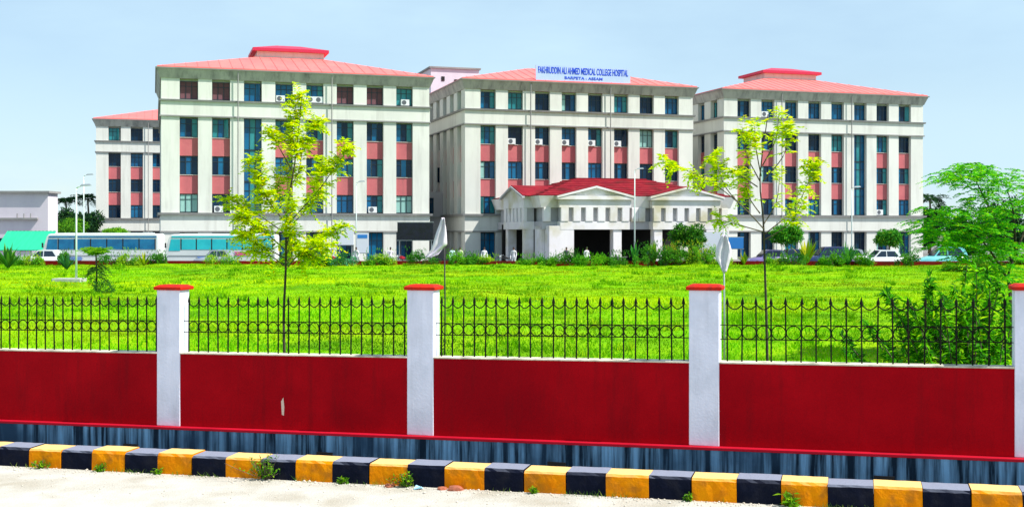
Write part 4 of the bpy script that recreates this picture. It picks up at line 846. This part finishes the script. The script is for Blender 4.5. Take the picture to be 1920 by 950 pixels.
# ------------------------------------------------------------------ weeds, grass, pebbles
WC = [(.16, .42, .012), (.28, .52, .015), (.09, .27, .012)]
def weed(s, y, z, h, n, label, ll=.06):
    q_ = FP(s, y, zb(s) + z); t = empty('weed_plant', q_, 0, label=label, cat='weed', group='weeds along the kerb'); lf = LF(); st = MB()
    for i in range(n):
        e = np.array([rng.normal(0, h * .45), rng.normal(0, h * .28), h * rng.uniform(.35, 1.1)]); st.tube([(0, 0, 0), tuple(e * np.array([.6, .6, .55])), tuple(e)], [.004, .003, .002], 4)
        k = 8; f = rng.uniform(.2, 1, k)[:, None]
        lf.add(e * f, rv(k), rv(k) * .5 + np.array([0, 0, .8]), ll * rng.uniform(.6, 1.2, k), ll * .5 * rng.uniform(.7, 1.1, k), tint(k, WC))
    obj('stems', st, 'bark', t); put('foliage', lf.mesh('foliage', 'leaf'), t)
def on_road(x, y):                                # a road point from the photo, in fence coordinates
    n_ = Vector((x - 960, FPX, HOR - y)); o_ = Vector((0, 0, CAMZ)); zr = -.2
    p = o_ + n_ * ((zr - CAMZ) / n_.z); d = p - F0; return d.dot(FE), d.dot(FN)
for (x, h, n_, lb) in ((488, .30, 34, 'tall leafy weed growing over a yellow kerb block'), (765, .16, 26, 'broad low weed clump at the foot of a black kerb block'), (150, .09, 14, 'low weed tuft at the foot of the kerb far along the chipped wall'), (640, .08, 10, 'tiny weed tuft between yellow and black kerb blocks'), (1490, .12, 7, 'broad leaved yellow green seedling before a yellow kerb block'), (1010, .06, 8, 'tiny sprig of weed under the porch side kerb'), (1300, .08, 10, 'low weed tuft near the white pebble litter'), (30, .12, 10, 'weed tuft at the kerb end'), (270, .07, 9, 'little weed tuft beside a yellow kerb block')):
    s, _ = on_road(x, 880 + 40 * x / 1000); weed(s, -.99, -.42, h, n_, lb, .10 if 'broad leaved' in lb else .05)
# loose gravel at the kerb foot: nobody could count it
pe = MB()
for i in range(1700):
    s = rng.uniform(-4, 13); y = -.96 - abs(rng.normal(0, .11)) - (rng.uniform(0, 1.2) if rng.random() < .2 else 0); r = rng.uniform(.004, .014) * (1.6 if rng.random() < .06 else 1); c = FP(s, y, zb(s) - .42 + r * .4)
    pe.add([(c.x + r, c.y, c.z), (c.x, c.y + r * .9, c.z), (c.x - r * 1.1, c.y, c.z), (c.x, c.y - r, c.z), (c.x + r * .1, c.y, c.z + r * .8)], [(0, 1, 4), (1, 2, 4), (2, 3, 4), (3, 0, 4)])
obj('gravel', pe, 'pebble', label='loose gravel and grit scattered along the foot of the kerb', cat='gravel', kind='stuff')
# grass blades over the lawn and along the kerb
def grass(N, X, Y, Z, h, w_, cols, wts=None, lean=.35):
    b = np.stack([X, Y, Z], 1); an = rng.uniform(0, 6.283, N); sd = np.stack([np.cos(an), np.sin(an), np.zeros(N)], 1) * (w_ * rng.uniform(.6, 1.3, N))[:, None]
    tip = b + np.stack([rng.normal(0, lean, N) * h, rng.normal(0, lean, N) * h, h], 1)
    return np.stack([b - sd, b + sd, tip], 1).reshape(-1, 3), np.repeat(tint(N, cols, wts, .09), 3, 0)
N = 240000
Yr = 16 + 76 * rng.random(N) ** 1.7; Xr = (rng.random(N) * 2 - 1) * (Yr * .47 + 1.5)
ok = (Yr > 15.5 + .45 - .2913 * (Xr + 4.692)) & (Yr < 90.6 - .03 * Xr); Xr, Yr = Xr[ok], Yr[ok]; N = len(Xr)
pn = np.sin(Xr * .5 + 1.3 * np.sin(Yr * .22)) * np.sin(Yr * .31 + 1.1 * np.sin(Xr * .4)) + .5 * np.sin(Xr * 1.7 + Yr * .9) * np.sin(Yr * 1.3 - Xr * .6)
hh = .045 + .06 * np.clip(pn, 0, 1.5) + .05 * rng.random(N); 
gv, gc = grass(N, Xr, Yr, lawn_h(Xr, Yr) - .02, hh, .009 + Yr * .00042, [(.16, .52, .0), (.21, .56, .0), (.29, .58, .0), (.10, .40, .0)], [.36, .34, .16, .14])
dk = np.clip((-pn - .15) * .9, 0, .6) ; gc *= 1
yl = .55 * np.exp(-((Yr - 60 + 5 * np.sin(Xr * .23)) / 16) ** 2) + np.clip(.8 * np.sin(Xr * .13 + .7) * np.sin(Yr * .19 - .4) + .5 * np.sin(Yr * .45 + np.sin(Xr * .21)) + .15, 0, 1)
dk = np.clip(dk + .35 * np.clip((Yr - 76) / 12, 0, 1) * (.6 + .4 * np.sin(Xr * .8)) + .55 * np.clip(np.sin(Xr * .21 + 2) * np.sin(Yr * .27 + Xr * .1), 0, 1), 0, .85)
gc = gc * (1 - np.repeat(dk, 3)[:, None] * .7) + np.repeat(yl, 3)[:, None] * np.array([.20, .09, 0])
# taller rank tufts, some straw coloured, growing in patches
C = 1500; cy = 17 + 73 * rng.random(C) ** 1.15; cx = (rng.random(C) * 2 - 1) * (cy * .47 + 1.5); kp = (cy > 15.5 + .7 - .2913 * (cx + 4.692)) & (cy < 90 - .03 * cx) & (np.sin(cx * .37 + 1.1 * np.sin(cy * .2)) * np.sin(cy * .23 + cx * .12) > rng.uniform(-.9, .7, C)); cx, cy = cx[kp], cy[kp]; C = len(cx)
per = 34; ch = np.repeat(rng.uniform(.10, .32, C), per); rr = np.repeat(rng.uniform(.08, .45, C), per); n2 = C * per; an = rng.uniform(0, 6.28, n2); ra = rr * np.sqrt(rng.random(n2)); X2 = np.repeat(cx, per) + np.cos(an) * ra * 1.5; Y2 = np.repeat(cy, per) + np.sin(an) * ra
kk = Y2 > 15.5 + .55 - .2913 * (X2 + 4.692); X2, Y2, ch = X2[kk], Y2[kk], ch[kk]; n2 = len(X2); ck = np.repeat(rng.random(C), per)[kk]
g2, c2 = grass(n2, X2, Y2, lawn_h(X2, Y2) - .02, ch * rng.uniform(.6, 1.1, n2), .010 + Y2 * .0003, [(.13, .38, .0), (.08, .27, .0), (.18, .44, .0)], None, .5)
c2 = np.where(np.repeat(ck > .72, 3)[:, None], c2 * np.array([2.3, 1.4, 1.]) + np.array([.02, 0, .005]), c2); gv = np.concatenate([gv, g2]); gc = np.concatenate([gc, c2]); N += n2
me = bpy.data.meshes.new('grass'); me.vertices.add(len(gv)); me.vertices.foreach_set('co', gv.astype(np.float32).ravel()); me.loops.add(len(gv)); me.loops.foreach_set('vertex_index', np.arange(len(gv), dtype=np.int32)); me.polygons.add(N); me.polygons.foreach_set('loop_start', np.arange(0, len(gv), 3, dtype=np.int32)); me.polygons.foreach_set('loop_total', np.full(N, 3, dtype=np.int32)); me.update(calc_edges=True)
ca = me.color_attributes.new('Col', 'FLOAT_COLOR', 'POINT'); ca.data.foreach_set('color', np.concatenate([gc, np.ones((len(gc), 1))], 1).astype(np.float32).ravel()); me.materials.append(MATS['grass'])
put('grass', me, label='vivid yellow green uncut grass covering the lawn', cat='grass', kind='stuff')
N = 1800; sr = rng.uniform(-4, 13, N); dens = np.sin(sr * 2.3) + np.sin(sr * 5.1 + 1); ok = dens > rng.uniform(-.6, 2.4, N); sr = sr[ok]; N = len(sr)
pts = np.array([FP(s, -.965 - abs(rng.normal(0, .03)), zb(s) - .425) for s in sr])
gv, gc = grass(N, pts[:, 0], pts[:, 1], pts[:, 2], rng.uniform(.02, .09, N), np.full(N, .004), [(.12, .25, .02), (.22, .30, .05), (.07, .18, .015)], None, .5)
me = bpy.data.meshes.new('kerb_grass'); me.from_pydata(gv.tolist(), [], np.arange(len(gv)).reshape(-1, 3).tolist()); ca = me.color_attributes.new('Col', 'FLOAT_COLOR', 'POINT'); ca.data.foreach_set('color', np.concatenate([gc, np.ones((len(gc), 1))], 1).astype(np.float32).ravel()); me.materials.append(MATS['grass'])
put('kerb_grass', me, label='thin dry grass sprouting along the foot of the kerb', cat='grass', kind='stuff')

# litter by the kerb
for (x, y, m_, r, lb) in ((862, 914, 'brick_bit', .07, 'broken reddish brick lump lying before a yellow kerb block'), (838, 912, 'brick_bit', .045, 'smaller reddish brick chip beside the broken brick lump'), (742, 905, 'brick_bit', .05, 'reddish brown stone lying beside the low weed clump')):
    sx, sy = on_road(x, y); q_ = MB(); n_ = 7
    rings = [[(r * k * math.cos(2 * math.pi * j / n_) * random.uniform(.8, 1.2) * 1.3, r * k * math.sin(2 * math.pi * j / n_) * random.uniform(.8, 1.2), r * z) for j in range(n_)] for k, z in ((1, -.1), (1.05, .3), (.75, .62), (.3, .75))]
    obj('stone', q_.loft(rings), m_, loc=FP(sx, min(sy, -1.02), zb(sx) - .42), label=lb, cat='stone')
sx, sy = on_road(795, 910); pts = [(-.05, -.03), (.04, -.045), (.06, .02), (-.03, .04)]
obj('plastic_scrap', MB().loft([[(a, b, .002 + .02 * (i % 2)) for i, (a, b) in enumerate(pts)], [(a * .9, b * .9, .012 + .03 * (i % 2)) for i, (a, b) in enumerate(pts)]]), 'scrap', loc=FP(sx, -1.06, zb(sx) - .42), label='crumpled pale blue plastic scrap beside the weed clump', cat='litter')
